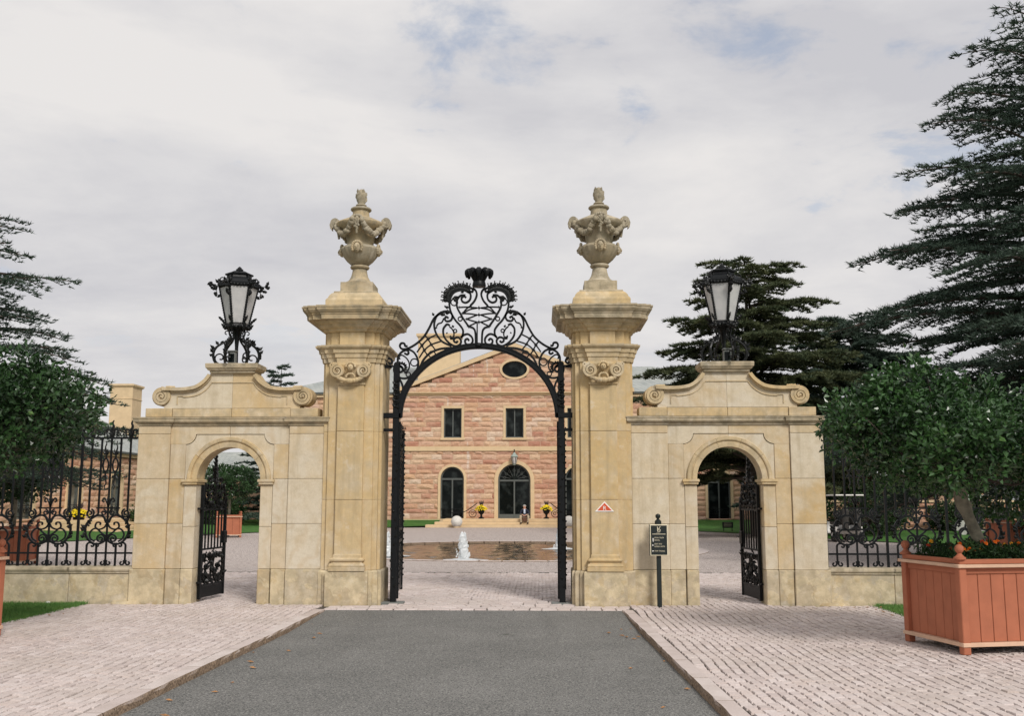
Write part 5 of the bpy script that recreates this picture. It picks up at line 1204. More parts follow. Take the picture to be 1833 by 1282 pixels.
    for s in (-1, 1):
        C_ = MB().box(s * 5.15 - 1.4, s * 5.15 + 1.4, 3.0, 4.2, 8.6, 12.45, .02).build('chimney', 'dressed', T)
        MB().rectloft([(s * 5.15 - 1.4, 3.0), (s * 5.15 + 1.4, 3.0), (s * 5.15 + 1.4, 4.2), (s * 5.15 - 1.4, 4.2)], [(.01, 12.455), (.07, 12.5), (.12, 12.58), (.12, 12.72), (.0, 12.75)]).build('chimney_cap', 'dressed', C_)
    # steps and platform
    for k, (w_, y_) in enumerate(((5.2, -3.4), (4.7, -2.95), (4.25, -2.5))):
        MB().box(-w_, w_, y_, .0 if k == 2 else y_ + .8, -.05 if k == 0 else .16 * k + .0, .16 * (k + 1) - .003, .012).build('step', 'dressed', T)
    MB().box(-HG, HG, -.12, .3, 0, .44).build('plinth', 'dressed', T)
    # lamp over the door
    Lm = empty('wall_lantern', (BX + .01, BY - .38, 4.0), label='verdigris lantern on a bracket over the manor door', cat='lantern')
    A6 = [k * pi / 3 for k in range(6)]; rg = lambda r, z: [(r * cos(a), r * sin(a), z) for a in A6]
    MB().loft([rg(.11, -.12), rg(.19, .28)]).build('pane', 'frosted', Lm)
    MB().loft([rg(.23, .285), rg(.24, .32), rg(.12, .46), rg(.10, .50), rg(.03, .58)]).build('hood', 'verdigris', Lm); MB().loft([rg(.06, -.22), rg(.13, -.125)]).build('base', 'verdigris', Lm)
    MB().lathe([(.03, .58), (.05, .63), (.02, .68), (.045, .72), (.008, .78)], 8).build('finial', 'iron', Lm)
    for a in A6: MB().tube([(.115 * cos(a), .115 * sin(a), -.12), (.2 * cos(a), .2 * sin(a), .285)], .015, 5).build('rib', 'iron', Lm)
    MB().tube([(0, .05, .60), (0, .2, .72), (0, .39, .60)], .025, 6).build('bracket', 'iron', Lm)
plain('verdigris', (.30, .36, .33), .6)
m, n = new_mat('slate_rows'); gp = n('NewGeometry'); sx = n('SeparateXYZ', {0: gp.outputs[0]})
pv = n('CombineXYZ', {0: n.math('ADD', sx.outputs[0], sx.outputs[1]), 1: n.math('MULTIPLY', sx.outputs[2], 2.4), 2: 0.0})
br = n('TexBrick', {'Vector': pv, 'Color1': (.27, .295, .285, 1), 'Color2': (.37, .395, .38, 1), 'Mortar': (.12, .13, .13, 1), 'Scale': 1.0, 'Mortar Size': .012, 'Brick Width': .32, 'Row Height': .24})
finish(n, n.mix(n.ramp(n('TexNoise', {'Vector': gp.outputs[0], 'Scale': 1.2, 'Detail': 5.0}), [(.35, 0.0), (.7, .6)]), br.outputs[0], (.42, .43, .40)), .65, br.outputs[1].node, .3)
MATS['slate'] = MATS['slate_rows']
manor()
# ------------------------------------------------------------------ long low range on one side of the court
def side_range():
    T = empty('side_range', (-24, 34, 0), pi / 2, label='low stone range with arched windows, slate roof and tall square chimney', cat='house')
    ops = [(u, .78, .75, 2.45, 3.23, 'arch', .15) for u in (2.2, 7.2, 12.2, 17.1, 22.2, 27.2)]
    T.matrix_basis = Matrix.Translation((-24, 34, 0)) @ Matrix.Rotation(pi / 2, 4, 'Z')
    stone_wall(T, 0, 31, 0, 4.05, ops, nobj=150, view=lambda x_, y_: 110 < x_ < 250 and 800 < y_ < 960)
    MB().box(-.1, 31.1, -.16, .4, 4.055, 4.3).build('cornice', 'dressed', T); MB().box(-.1, 31.1, -.3, -.17, 4.25, 4.36).build('gutter', 'frame_dark', T)
    MB().box(0, 31, .5, 9, 0, 4.0).build('house_body', 'mortar', T)
    MB().loft([[(-.3, -.25, 4.36), (31.3, -.25, 4.36), (31.3, 9.3, 4.36), (-.3, 9.3, 4.36)], [(2.5, 4.4, 7.0), (28, 4.4, 7.0), (28, 4.5, 7.0), (2.5, 4.5, 7.0)]]).build('roof', 'slate', T)
    for u in (2.2, 7.2, 12.2, 17.1, 22.2, 27.2): arch_window(T, u, .78, .75, 2.45, mats=('glass_pale', 'frame_dark'))
    for u0, y0, a_, b_, top in ((29.2, 2.0, .75, 1.5, 8.75),):
        C_ = MB().box(u0 - a_, u0 + a_, y0 - .1, y0 + 1.35, 4.5, top, .02).build('chimney', 'dressed', T)
        MB().rectloft([(u0 - a_, y0 - .1), (u0 + a_, y0 - .1), (u0 + a_, y0 + 1.35), (u0 - a_, y0 + 1.35)], [(.01, top), (.05, top + .04), (.11, top + .1), (.11, top + .2), (0, top + .23)]).build('chimney_cap', 'dressed', C_)
        MB().rectloft([(u0 - a_, y0 - .1), (u0 + a_, y0 - .1), (u0 + a_, y0 + 1.35), (u0 - a_, y0 + 1.35)], [(.03, top - .75), (.03, top - .70)]).build('chimney_band', 'dressed', C_)
    St = empty('stone_steps', (-23.2, 50.5, 0), label='buff stone steps beside the low range', cat='steps')
    for k in range(4): MB().box(-.6, 3.2 - k * .42, -3.2, 3.2, k * .17 - (.05 if k == 0 else 0), (k + 1) * .17 - .003, .01).build('step', 'dressed', St)
    Lk = empty('link_building', (-24.2, 63.4, 0), label='low stone link with slate roof between range and manor', cat='house')
    Lk.matrix_basis = Matrix.Translation((-24.2, 63.4, 0)); stone_wall(Lk, 0, 7.2, 0, 3.0, [])
    MB().loft([[(-.2, -.3, 3.05), (7.4, -.3, 3.05), (7.4, 5, 3.05), (-.2, 5, 3.05)], [(-.2, 2.3, 4.75), (7.4, 2.3, 4.75), (7.4, 2.4, 4.75), (-.2, 2.4, 4.75)]]).build('roof', 'slate', Lk)
    Rr = empty('terrace_wall', (13.2, 50.6, 0), -.12, label='rough stone terrace wall above the lawn behind the golf cart', cat='wall')
    Rr.matrix_basis = Matrix.Translation((13.2, 50.6, 0)) @ Matrix.Rotation(-.12, 4, 'Z')
    stone_wall(Rr, 0, 11, 0, 1.5, [], prom=.12, rowh=(.3, .4, .26)); MB().box(-.05, 11.05, -.12, .6, 1.505, 1.62, .01).build('coping', 'dressed', Rr)
    R2 = empty('terrace_wall', (14.4, 53.6, 0), label='upper rough stone terrace wall stepped back behind the lower one', cat='wall')
    R2.matrix_basis = Matrix.Translation((14.4, 53.6, 0)); stone_wall(R2, 0, 10, 0, 2.9, [], prom=.12, rowh=(.3, .4, .26))
m, n = new_mat('glass_pale'); finish(n, n.mix(n.ramp(n('TexNoise', {'Vector': n('NewGeometry').outputs[0], 'Scale': .8, 'Detail': 2.0}), [(.4, 0.0), (.62, 1.0)]), (.05, .06, .06), (.30, .31, .27)), .1, spec=.6)
side_range()
# ------------------------------------------------------------------ things before the manor
for sx, lb in ((-1, 'pale stone ball beside the manor steps next to the lawn wedge'), (1, 'pale stone ball beside the manor steps, half hidden by the folded gate leaf')):
    o = empty('stone_ball', (BX + sx * 3.3, BY - 3.75, 0), label=lb, cat='ball', group='stone balls by the steps')
    MB().ball((0, 0, .36), .34, 24, 16).build('ball', 'pebble_stone' if 'pebble_stone' in MATS else 'pebble', o, smooth='all'); MB().lathe([(.2, 0), (.2, .06), (.14, .08)], 16).build('base', 'dressed', o)
plain('petal_yellow', (.80, .62, .02), .6, .25, 30); plain('leaf_green', (.05, .10, .025), .6, .3, 30); plain('dark_leaf', (.06, .04, .04), .7)
def flower_urn(x, y, z, label, s=1.0, grp='yellow flower urns by the manor door'):
    o = empty('flower_urn', (x, y, z), label=label, cat='planter', group=grp)
    MB().lathe([(.17, 0), (.18, .05), (.08, .1), (.06, .2), (.08, .26), (.16, .33), (.21, .45), (.24, .55), (.22, .56)], 16).build('urn', 'iron', o, smooth=True)
    r = random.Random(int(x * 100)); f = MB(); g_ = MB(); d_ = MB()
    for i in range(150):
        a = r.uniform(0, 6.28); q = r.uniform(0, 1) ** .5; zz_ = .58 + .24 * sqrt(max(0, 1 - q * q)) + r.uniform(-.05, .05) - .1 * q; f.ball((.38 * q * cos(a), .38 * q * sin(a), zz_), .042, 5, 3, 1, 1, .6)
    for i in range(60):
        a = r.uniform(0, 6.28); p = (.3 * cos(a) * r.random(), .3 * sin(a) * r.random(), .56); g_.leaf3(p, (p[0] * 1.4, p[1] * 1.4, .56 + r.uniform(0, .22)), .05, (0, 0, 1))
    for i in range(26):
        a = r.uniform(0, 6.28); d_.leaf3((0, 0, .72), (.16 * cos(a), .16 * sin(a), 1.0 + r.uniform(-.05, .15)), .025, (0, -1, 0))
    tag(f.build('blossom', 'petal_yellow', o), kind='stuff'); tag(g_.build('foliage', 'leaf_green', o), kind='stuff'); tag(d_.build('grass_plume', 'dark_leaf', o), kind='stuff'); o.scale = (s, s, s)
flower_urn(BX - 2.0, BY - 1.2, .477, 'iron urn of yellow flowers on the side of the door away from the seated man'); flower_urn(BX + 2.0, BY - 1.2, .477, 'iron urn of yellow flowers on the seated man\'s side of the door')
flower_urn(-22.3, 48.2, .17, 'pot of yellow flowers on steps beside the low range', 1.25, None)
for sx, lb in ((-1, 'black handrail with scrolled wheel by the manor steps next to the lawn wedge'), (1, 'black handrail with scrolled wheel on the seated man\'s side')):
    o = empty('handrail', (BX + sx * 2.55, BY - 1.3, .477), label=lb, cat='handrail', group='handrails by the steps')
    MB().flat([(sx * x, z) for x, z in crom([(-.3, .95), (0, .72), (.5, .42), (1.3, .36)], 5)], .05, .05).build('rail', 'iron', o)
    wl = MB().flat(arc(-sx * .02, .31, .22, 0, 2 * pi, 20)[:-1], .04, .04, 0, True); wl.flat(spiral(-sx * .02, .31, .15, .03, 0, 8, 20), .03, .03); wl.build('wheel', 'iron', o)
    MB().box(sx * 1.2 - .02, sx * 1.2 + .02, -.02, .02, -.45, .36).build('post', 'iron', o)
# fountain jets
def jet(p, h, seed, label):
    r = np.random.default_rng(seed); o = empty('fountain_jet', (p.x, p.y, -.054), label=label, cat='fountain', group='white jets in the pond')
    mb = MB(); rings = []
    for i in range(15):
        t = i / 14; rad = (.105 * (1 - t) ** .6 + .045) * (1 if t < .9 else (1 - t) * 8 + .2); cx_, cy_ = .03 * sin(3 * t + seed), .03 * cos(4 * t)
        rings.append([(cx_ + rad * cos(a) * (1 + r.uniform(-.3, .3)), cy_ + rad * sin(a) * (1 + r.uniform(-.3, .3)), h * t + r.uniform(-.02, .02)) for a in np.linspace(0, 2 * pi, 13)[:-1]])
    mb.loft(rings); mb.build('column', 'foam', o)
    d = MB()
    for i in range(90):
        t = r.random(); a = r.uniform(0, 6.28); q = (.15 * (1 - t) + .06) * r.uniform(.7, 1.25); d.ball((q * cos(a), q * sin(a), h * t), r.uniform(.008, .028), 5, 3, 1, 1, 1.8)
    tag(d.build('spray', 'foam', o), kind='stuff')
    f = MB(); n_ = 20; f.loft([[(rr * cos(a) * (1 + .25 * sin(3 * a + seed)), rr * sin(a), z) for a in np.linspace(0, 2 * pi, n_ + 1)[:-1]] for rr, z in ((.62, .002), (.4, .012), (.2, .05))]); f.build('foam_ring', 'foam', o)
jet(on_ground(828, 1000), .80, 1, 'white fountain jet in the pond standing clear of the gate leaves'); jet(on_ground(692, 992), .72, 2, 'white fountain jet behind the gate leaf of the plain pillar'); jet(on_ground(1003, 980), .82, 3, 'white fountain jet behind the gate leaf of the plaque pillar')
# ------------------------------------------------------------------ seated man
def man():
    o = empty('person', (BX + .68, BY - 2.72, .32), label='man in navy jacket and khaki trousers sitting on the steps', cat='person')
    J = [(0, .18, .20), (0, .19, .36), (0, .17, .55), (0, .14, .70), (0, .12, .78), (0, .10, .86), (0, .09, .95),   # pelvis .. head
         (-.19, .14, .68), (-.25, .02, .46), (-.12, -.22, .42), (-.07, -.28, .40),                                  # arm
         (.19, .14, .68), (.25, .02, .46), (.12, -.22, .42), (.07, -.28, .40),
         (-.10, .15, .20), (-.24, -.28, .36), (-.20, -.30, -.06), (-.20, -.42, -.10),                              # leg
         (.10, .15, .20), (.24, -.28, .36), (.20, -.30, -.06), (.20, -.42, -.10)]
    R_ = [.15, .14, .155, .12, .055, .085, .085, .07, .052, .04, .035, .07, .052, .04, .035, .095, .078, .052, .042, .095, .078, .052, .042]
    E_ = [(0, 1), (1, 2), (2, 3), (3, 4), (4, 5), (5, 6), (3, 7), (7, 8), (8, 9), (9, 10), (3, 11), (11, 12), (12, 13), (13, 14), (0, 15), (15, 16), (16, 17), (17, 18), (0, 19), (19, 20), (20, 21), (21, 22)]
    me = bpy.data.meshes.new('body'); me.from_pydata(J, E_, []); b = obj('body', me, o)
    sk = b.modifiers.new('s', 'SKIN')
    for i, r in enumerate(R_): me.skin_vertices[0].data[i].radius = (r, r)
    me.skin_vertices[0].data[0].use_root = True
    ss = b.modifiers.new('u', 'SUBSURF'); ss.levels = 2; ss.render_levels = 2
    m2 = bpy.data.meshes.new_from_object(b.evaluated_get(bpy.context.evaluated_depsgraph_get())); b.modifiers.clear(); b.data = m2; m2.materials.clear()
    for nm in ('jacket', 'trousers', 'skin', 'shoe', 'shirt'): m2.materials.append(MATS[nm])
    for p in m2.polygons:
        c = p.center; k = 0
        if c.z > .765: k = 2
        elif c.y < -.20 and abs(c.x) < .14 and c.z > .37: k = 2
        elif c.z < -.02: k = 3
        elif c.z < .30 or (c.y < -.05 and abs(c.x) > .135 and c.z < .46): k = 1
        elif abs(c.x) < .045 and c.y < .1 and c.z > .48: k = 4
        p.material_index = k; p.use_smooth = True
    h = MB().ball((0, .115, .93), .098, 12, 8, 1, 1, 1.0); h.v = [(x, max(y, .06) if z < 1.0 else y, max(z, .90)) for x, y, z in h.v]; h.build('hair', 'hair_grey', o, smooth='all')
    f = MB().ball((0, .005, .915), .016, 6, 4, .8, 1, 1.3); f.ball((-.09, .09, .92), .02, 6, 4, .5, 1, 1.4); f.ball((.09, .09, .92), .02, 6, 4, .5, 1, 1.4); f.build('nose_and_ears', 'skin', o)
    e = MB().ball((-.03, .015, .945), .009, 6, 4).ball((.03, .015, .945), .009, 6, 4); e.build('eyes', 'hair_grey', o)
    for s in (-1, 1):
        hd = MB()
        for k in range(4): hd.tube([(s * (.075 - .018 * k), -.285, .40 - .004 * k), (s * (.06 - .02 * k), -.325, .385), (s * (.05 - .018 * k), -.335, .35 + .004 * k)], .010, 5)
        hd.tube([(s * .05, -.27, .41), (s * .03, -.30, .415), (s * .015, -.32, .40)], .011, 5); hd.build('fingers', 'skin', o)
    bg = empty('bag', (BX + .70, BY - 3.03, .32), label='brown bag held between the knees of the seated man', cat='bag')
    MB().box(-.14, .14, -.07, .07, .06, .32, .04).build('bag_body', 'leather', bg); MB().tube([(-.07, 0, .31), (-.06, 0, .38), (.06, 0, .38), (.07, 0, .31)], .012, 6).build('handle', 'leather', bg)
    bg.location.z = .32 - .06 + .01
plain('jacket', (.012, .016, .035), .8); plain('trousers', (.42, .34, .24), .85); plain('skin', (.55, .30, .21), .55); plain('shoe', (.02, .015, .012), .5); plain('shirt', (.55, .6, .7), .7); plain('hair_grey', (.35, .33, .31), .8); plain('leather', (.10, .045, .025), .6)
man()
# ------------------------------------------------------------------ golf cart
plain('cart_white', (.72, .70, .66), .35); plain('tyre', (.02, .02, .02), .8); plain('cart_seat', (.05, .045, .04), .6)
def cart(x, y, rz, label):
    o = empty('golf_cart', (x, y, 0), rz, label=label, cat='golf cart', group='parked golf carts')
    MB().prism([(-.62, .32), (-.62, .60), (-.50, .66), (-.1, .66), (-.1, .34), (.45, .34), (.62, .78), (.95, .74), (1.1, .55), (1.12, .32)], -.55, .55).xf(Matrix.Rotation(pi / 2, 4, 'Z')).build('body', 'cart_white', o)
    MB().box(-.62, .62, -.85, .95, 1.80, 1.86, .02).build('roof', 'cart_white', o)
    MB().box(-.52, .52, -.45, .02, .665, .80, .03).build('seat', 'cart_seat', o); MB().box(-.52, .52, -.58, -.46, .75, 1.2, .03).build('backrest', 'cart_seat', o)
    for sx_ in (-1, 1):
        MB().tube([(sx_ * .53, .62, .75), (sx_ * .55, .45, 1.80)], .022, 6).build('roof_post', 'iron', o); MB().tube([(sx_ * .53, -.6, .6), (sx_ * .55, -.75, 1.80)], .022, 6).build('roof_post', 'iron', o)
        for yy in (-.45, .78):
            w_ = MB().lathe([(.10, -.09), (.22, -.09), (.24, -.05), (.24, .05), (.22, .09), (.10, .09)], 16).xf(Matrix.Translation((sx_ * .52, yy, .24)) @ Matrix.Rotation(pi / 2, 4, 'Y')).build('wheel', 'tyre', o)
            MB().lathe([(.02, -.095), (.12, -.1), (.12, .1), (.02, .095)], 12).xf(Matrix.Translation((sx_ * .52, yy, .24)) @ Matrix.Rotation(pi / 2, 4, 'Y')).build('rim', 'cart_white', w_)
    MB().box(-.5, .5, -1.05, -.62, .45, .52).build('bag_rack', 'iron', o)
    for k in (-.25, .25):
        MB().lathe([(.13, .5), (.14, 1.25), (.12, 1.3)], 12, (k, -.85, 0)).build('golf_bag', 'cart_seat', o)
    st = MB().tube([(-.27 + .16 * cos(t), .40 + .05 * sin(t), 1.0 + .15 * sin(t)) for t in np.linspace(0, 2 * pi, 13)[:-1]], .015, 5, True); st.tube([(-.27, .4, 1.0), (-.27, .65, .75)], .015, 5); st.build('steering_wheel', 'iron', o)
cart(12.15, 40.8, radians(8), 'white roofed golf cart parked on the court beyond the fence'); cart(19.3, 44.0, radians(50), 'white roofed golf cart half hidden behind the planted tree trunk')
# ------------------------------------------------------------------ trees
def leaf_mat(name, dark, light, rough=.5, spec=.35, trans=.25, scale=.8):
    m, n = new_mat(name); pos = n('NewGeometry').outputs[0]
    a = n('TexNoise', {'Vector': pos, 'Scale': scale, 'Detail': 4.0}); b = n('TexNoise', {'Vector': pos, 'Scale': 23.0, 'Detail': 2.0})
    f = n.math('ADD', n.math('MULTIPLY', a, .5), n.math('MULTIPLY', b, .5))
    c = n.mix(n.ramp(f, [(.38, 0.0), (.64, 1.0)]), dark, light)
    d1 = n('BsdfPrincipled', {'Base Color': out(c), 'Roughness': rough, 'Specular IOR Level': spec}); d2 = n('BsdfTranslucent', {0: out(c)})
    n('OutputMaterial', {0: n('MixShader', {0: trans, 1: d1, 2: d2})})
leaf_mat('cedar_needles', (.026, .046, .036), (.085, .125, .088), .6, .25, .15); leaf_mat('cedar_gold', (.032, .058, .034), (.14, .15, .065), .6, .25, .2)
leaf_mat('laurel', (.010, .030, .010), (.062, .145, .04), .28, .5, .12, 2.5); leaf_mat('laurel_dark', (.010, .028, .009), (.05, .115, .035), .3, .5, .12, 2.0)
leaf_mat('laurel_new', (.07, .16, .04), (.14, .25, .07), .35, .5, .3, 3.0)
leaf_mat('bush', (.02, .045, .016), (.05, .09, .03), .5, .3, .2)
plain('bark', (.07, .055, .045), .95, .3, 6, .8); plain('bark_grey', (.17, .155, .115), .9, .55, 14, 1.0)
def tri_mesh(P, name, mat):
    """P: (n,3,3) loose triangles -> mesh"""
    P = np.asarray(P, np.float32).reshape(-1, 3); n_ = len(P) // 3
    me = bpy.data.meshes.new(name); me.vertices.add(n_ * 3); me.vertices.foreach_set('co', P.ravel())
    me.loops.add(n_ * 3); me.loops.foreach_set('vertex_index', np.arange(n_ * 3, dtype=np.int32))
    me.polygons.add(n_); me.polygons.foreach_set('loop_start', np.arange(0, n_ * 3, 3, dtype=np.int32))
    me.materials.append(MATS[mat]); me.update(calc_edges=True); me.validate(); return me
def norm(v): return v / np.maximum(np.linalg.norm(v, axis=-1, keepdims=True), 1e-9)
def tufts(P, D, rng, ln=.13, wd=.022, k=3, spread=.7):
    """needle tufts at points P pointing along D"""
    n_ = len(P); P = np.repeat(P, k, 0); D = norm(np.repeat(D, k, 0) + rng.normal(0, spread, (n_ * k, 3)) * (1, 1, .6) + (0, 0, .25))
    L = ln * rng.uniform(.6, 1.25, (n_ * k, 1)); sd = norm(np.cross(D, rng.normal(0, 1, (n_ * k, 3)))) * wd * rng.uniform(.7, 1.3, (n_ * k, 1))
    B = P - D * L * .25
    return np.stack([B - sd, B + sd, P + D * L], 1)
def cedar(name, base, H, zlow, R, seed, nl, label, mat='cedar_needles', trunk_r=.35, twig=.2, sec=.34, group=None, az=None, ln=.13, wd=.022, droop=.16, shape=.75):
    rng = np.random.default_rng(seed); root = empty(name, (base[0], base[1], 0), label=label, cat='tree', group=group)
    tk = MB(); lean = rng.uniform(-.02, .02, 2)
    tk.tube([(lean[0] * z + .06 * sin(z), lean[1] * z, z) for z in np.linspace(-.2, H, 14)], [trunk_r * (1 - .93 * i / 13) for i in range(14)], 10)
    tk.build('trunk', 'bark', root, smooth=True)
    lm = MB(); TP, TD = [], []
    for i in range(nl):
        t = (i + rng.uniform(-.3, .3)) / nl; t = min(max(t, 0), 1); z = zlow + (H - zlow) * t
        L = R * max(.1, (1 - t)) ** shape * rng.uniform(.72, 1.12) + .45
        a = (i * 2.39996 + rng.uniform(-.35, .35)) if az is None else rng.uniform(*az)
        d = np.array((cos(a), sin(a), 0)); n_ = 9; s = np.linspace(0, 1, n_); up = rng.uniform(.05, .28) + t * .35
        wob = rng.uniform(-.06, .06, 2); sdv = np.array((-sin(a), cos(a), 0))
        pts = np.array([0, 0, z]) + d * (s * L)[:, None] + np.array((0, 0, 1)) * (L * (up * s - droop * (1.3 + t) * s ** 2))[:, None] + sdv * (L * (wob[0] * np.sin(3 * s) + wob[1] * s))[:, None]
        lm.tube(pts, [max(.012, .028 * L ** .8 * (1 - .9 * q)) for q in s], 5)
        ns = max(4, int(L / sec)); us = np.linspace(.14, 1, ns) + rng.uniform(-.02, .02, ns)
        for j, u in enumerate(us):
            u = min(u, 1); p0 = np.array([np.interp(u, s, pts[:, c]) for c in range(3)])
            for sg in (-1, 1):
                if u > .99 and sg > 0: continue
                l2 = (.42 * L * (1 - u) ** .8 + .22 + .10 * L * (1 - abs(2 * u - 1))) * rng.uniform(.55, 1.15); b = a + sg * rng.uniform(.55, 1.15) * (1 - .6 * (u > .97))
                d2 = np.array((cos(b), sin(b), rng.uniform(-.06, .10))); k = max(3, int(l2 / .10)); v = (np.arange(k) + rng.uniform(0, .8, k)) / k
                q = p0 + d2 * (v * l2)[:, None] + np.array((0, 0, 1)) * (-.13 * l2 * v ** 2 * (1 + u))[:, None]
                if l2 > .5 and j % 2 == 0: lm.tube([q[0] * .0 + p0, q[len(q) // 2], q[-1]], [.012, .008, .004], 3, cap=False)
                TP.append(q); TD.append(np.tile(d2, (k, 1)))
                m_ = max(2, int(twig * 10))
                tw = np.repeat(q, m_, 0); ang = b + rng.uniform(.3, 1.35, len(tw)) * rng.choice((-1, 1), len(tw)); d3 = np.stack([np.cos(ang), np.sin(ang), rng.uniform(-.1, .25, len(tw))], 1)
                ll = rng.uniform(.04, 1, len(tw))[:, None] * (.10 + .17 * l2 * (1 - np.repeat(v, m_)))[:, None]
                TP.append(tw + d3 * ll); TD.append(d3)
    tag(lm.build('limbs', 'bark', root, fix=False), kind='stuff')
    P = np.concatenate(TP); D = np.concatenate(TD)
    tag(obj('crown', tri_mesh(tufts(P, D, rng, ln, wd), 'crown', mat), root), kind='stuff')
    return root
cedar('cedar_tree', (14.3, 26.5), 14.8, 2.2, 7.2, 3, 116, 'huge dark cedar with layered branches towering behind the planter tree', trunk_r=.5, twig=.22, sec=.34, ln=.16, wd=.018, shape=.62, group='cedars behind the gates')
cedar('cedar_tree', (9.9, 46.0), 12.6, 2.4, 6.1, 8, 78, 'flat topped cedar with golden tips standing behind a lantern', 'cedar_gold', trunk_r=.35, twig=.3, sec=.30, ln=.20, wd=.03, group='cedars behind the gates', shape=.5)
cedar('cedar_tree', (-13.0, 21.5), 8.2, 2.0, 4.3, 21, 60, 'sparse dark cedar with bare twig tips behind the planter tree before the low range', trunk_r=.26, twig=.26, sec=.30, ln=.11, wd=.015, group='cedars behind the gates')
cedar('cedar_tree', (17.2, 54.5), 11.2, 1.2, 6.2, 31, 70, 'broad dark cedar growing beside the terrace walls', trunk_r=.3, twig=.3, sec=.3, ln=.24, wd=.036, group='cedars behind the gates', shape=.45)
cedar('conifer_tree', (-19.6, 74.0), 11.6, 2.0, 3.2, 41, 40, 'slender conifer rising behind the link building roof', trunk_r=.25, twig=.2, ln=.25, wd=.04, group='trees behind the manor')
cedar('conifer_tree', (-31.5, 62.0), 8.8, 1.5, 3.4, 43, 36, 'dark conifer peeping over the roof beside the square chimney', trunk_r=.25, twig=.2, ln=.25, wd=.04, group='trees behind the manor')
cedar('conifer_tree', (-16.4, 59.8), 5.6, .5, 2.5, 47, 40, 'bushy blue green conifer beside the link building', trunk_r=.2, twig=.2, ln=.2, wd=.035, group='trees behind the manor')
# ------------------------------------------------------------------ leafy crowns
def leaf_tris(P, D, rng, ln, wd):
    n_ = len(P); D = norm(D); L = ln * rng.uniform(.65, 1.25, (n_, 1)); sd = norm(np.cross(D, rng.normal(0, 1, (n_, 3)) + (0, 0, .8))); W_ = wd * rng.uniform(.75, 1.2, (n_, 1)); up = np.cross(sd, D)
    m_ = P + D * L * .45; l = m_ + sd * W_ + up * W_ * .45; r = m_ - sd * W_ + up * W_ * .45; tip = P + D * L - up * L * .08
    return np.concatenate([np.stack([P, l, tip], 1), np.stack([P, tip, r], 1)])
def crown_points(rng, lobes, nclus, per, jit):
    C, Rr = np.array([l[:3] for l in lobes]), np.array([l[3:] for l in lobes]); w_ = Rr.prod(1) ** (2 / 3); k = rng.choice(len(lobes), nclus, p=w_ / w_.sum())
    d = norm(rng.normal(0, 1, (nclus, 3))); rad = rng.uniform(.55, 1, (nclus, 1)) ** .5 * rng.uniform(.85, 1.12, (nclus, 1)); c = C[k] + d * Rr[k] * rad
    P = np.repeat(c, per, 0) + rng.normal(0, jit, (nclus * per, 3)); D = np.repeat(d, per, 0) * .8 + rng.normal(0, .75, (nclus * per, 3)) + (0, 0, .15)
    return P, D, c, d
def leafy(root, lobes, trunk, nclus, per, ln, wd, seed, mat='laurel', single=0, barkm='bark_grey', jit=.06):
    rng = np.random.default_rng(seed); P, D, c, d = crown_points(rng, lobes, nclus, per, jit)
    cr = obj('crown', tri_mesh(leaf_tris(P, D, rng, ln, wd), 'crown', mat), root); tag(cr, kind='stuff')
    tk = MB(); tk.tube(trunk[0], trunk[1], 10)
    for i in range(6): q = Vector(trunk[0][len(trunk[0]) - 2]); tk.ball((q.x + rng.uniform(-.04, .04), q.y + rng.uniform(-.04, .04), q.z + rng.uniform(-.12, .05)), trunk[1][-2] * .75, 7, 5)
    tk.build('trunk', barkm, root, smooth='all')
    br = MB(); top = np.array(trunk[0][-1])
    for i in rng.choice(len(c), min(len(c), 70), False):
        e = c[i]; mid = top * .5 + e * .5 + rng.normal(0, .06, 3) - (0, 0, .08); br.tube([tuple(top), tuple(mid), tuple(e)], [.028, .016, .005], 4, cap=False)
    tag(br.build('branches', 'bark', root, fix=False), kind='stuff')
    if single:
        me = [tri_mesh(leaf_tris(np.zeros((1, 3)), np.array([[0, 0, 1.0]]), np.random.default_rng(k), ln * 1.25, wd * 1.2), 'leaf', 'laurel_new' if k % 3 == 0 else mat) for k in range(9)]
        M_ = root.matrix_basis.inverted() @ Vector((0, 0, EYE)); face = norm(np.array(M_) - c); out_ = (d * face).sum(1); idx = np.argsort(-out_)[:single]
        for j, i in enumerate(idx):
            v = Vector(d[i] * .8 + rng.normal(0, .6, 3) + (0, 0, .3)); e = c[i] + d[i] * .05
            obj('leaf', me[j % 9], cr, tuple(e), v.to_track_quat('Z', 'Y').to_euler())
    return cr
plain('terracotta', (.37, .125, .066), .75, .13, 5, .2); plain('terracotta_dark', (.30, .095, .05), .8, .15, 5, .2); plain('rail_cream', (.60, .40, .28), .7, .1)
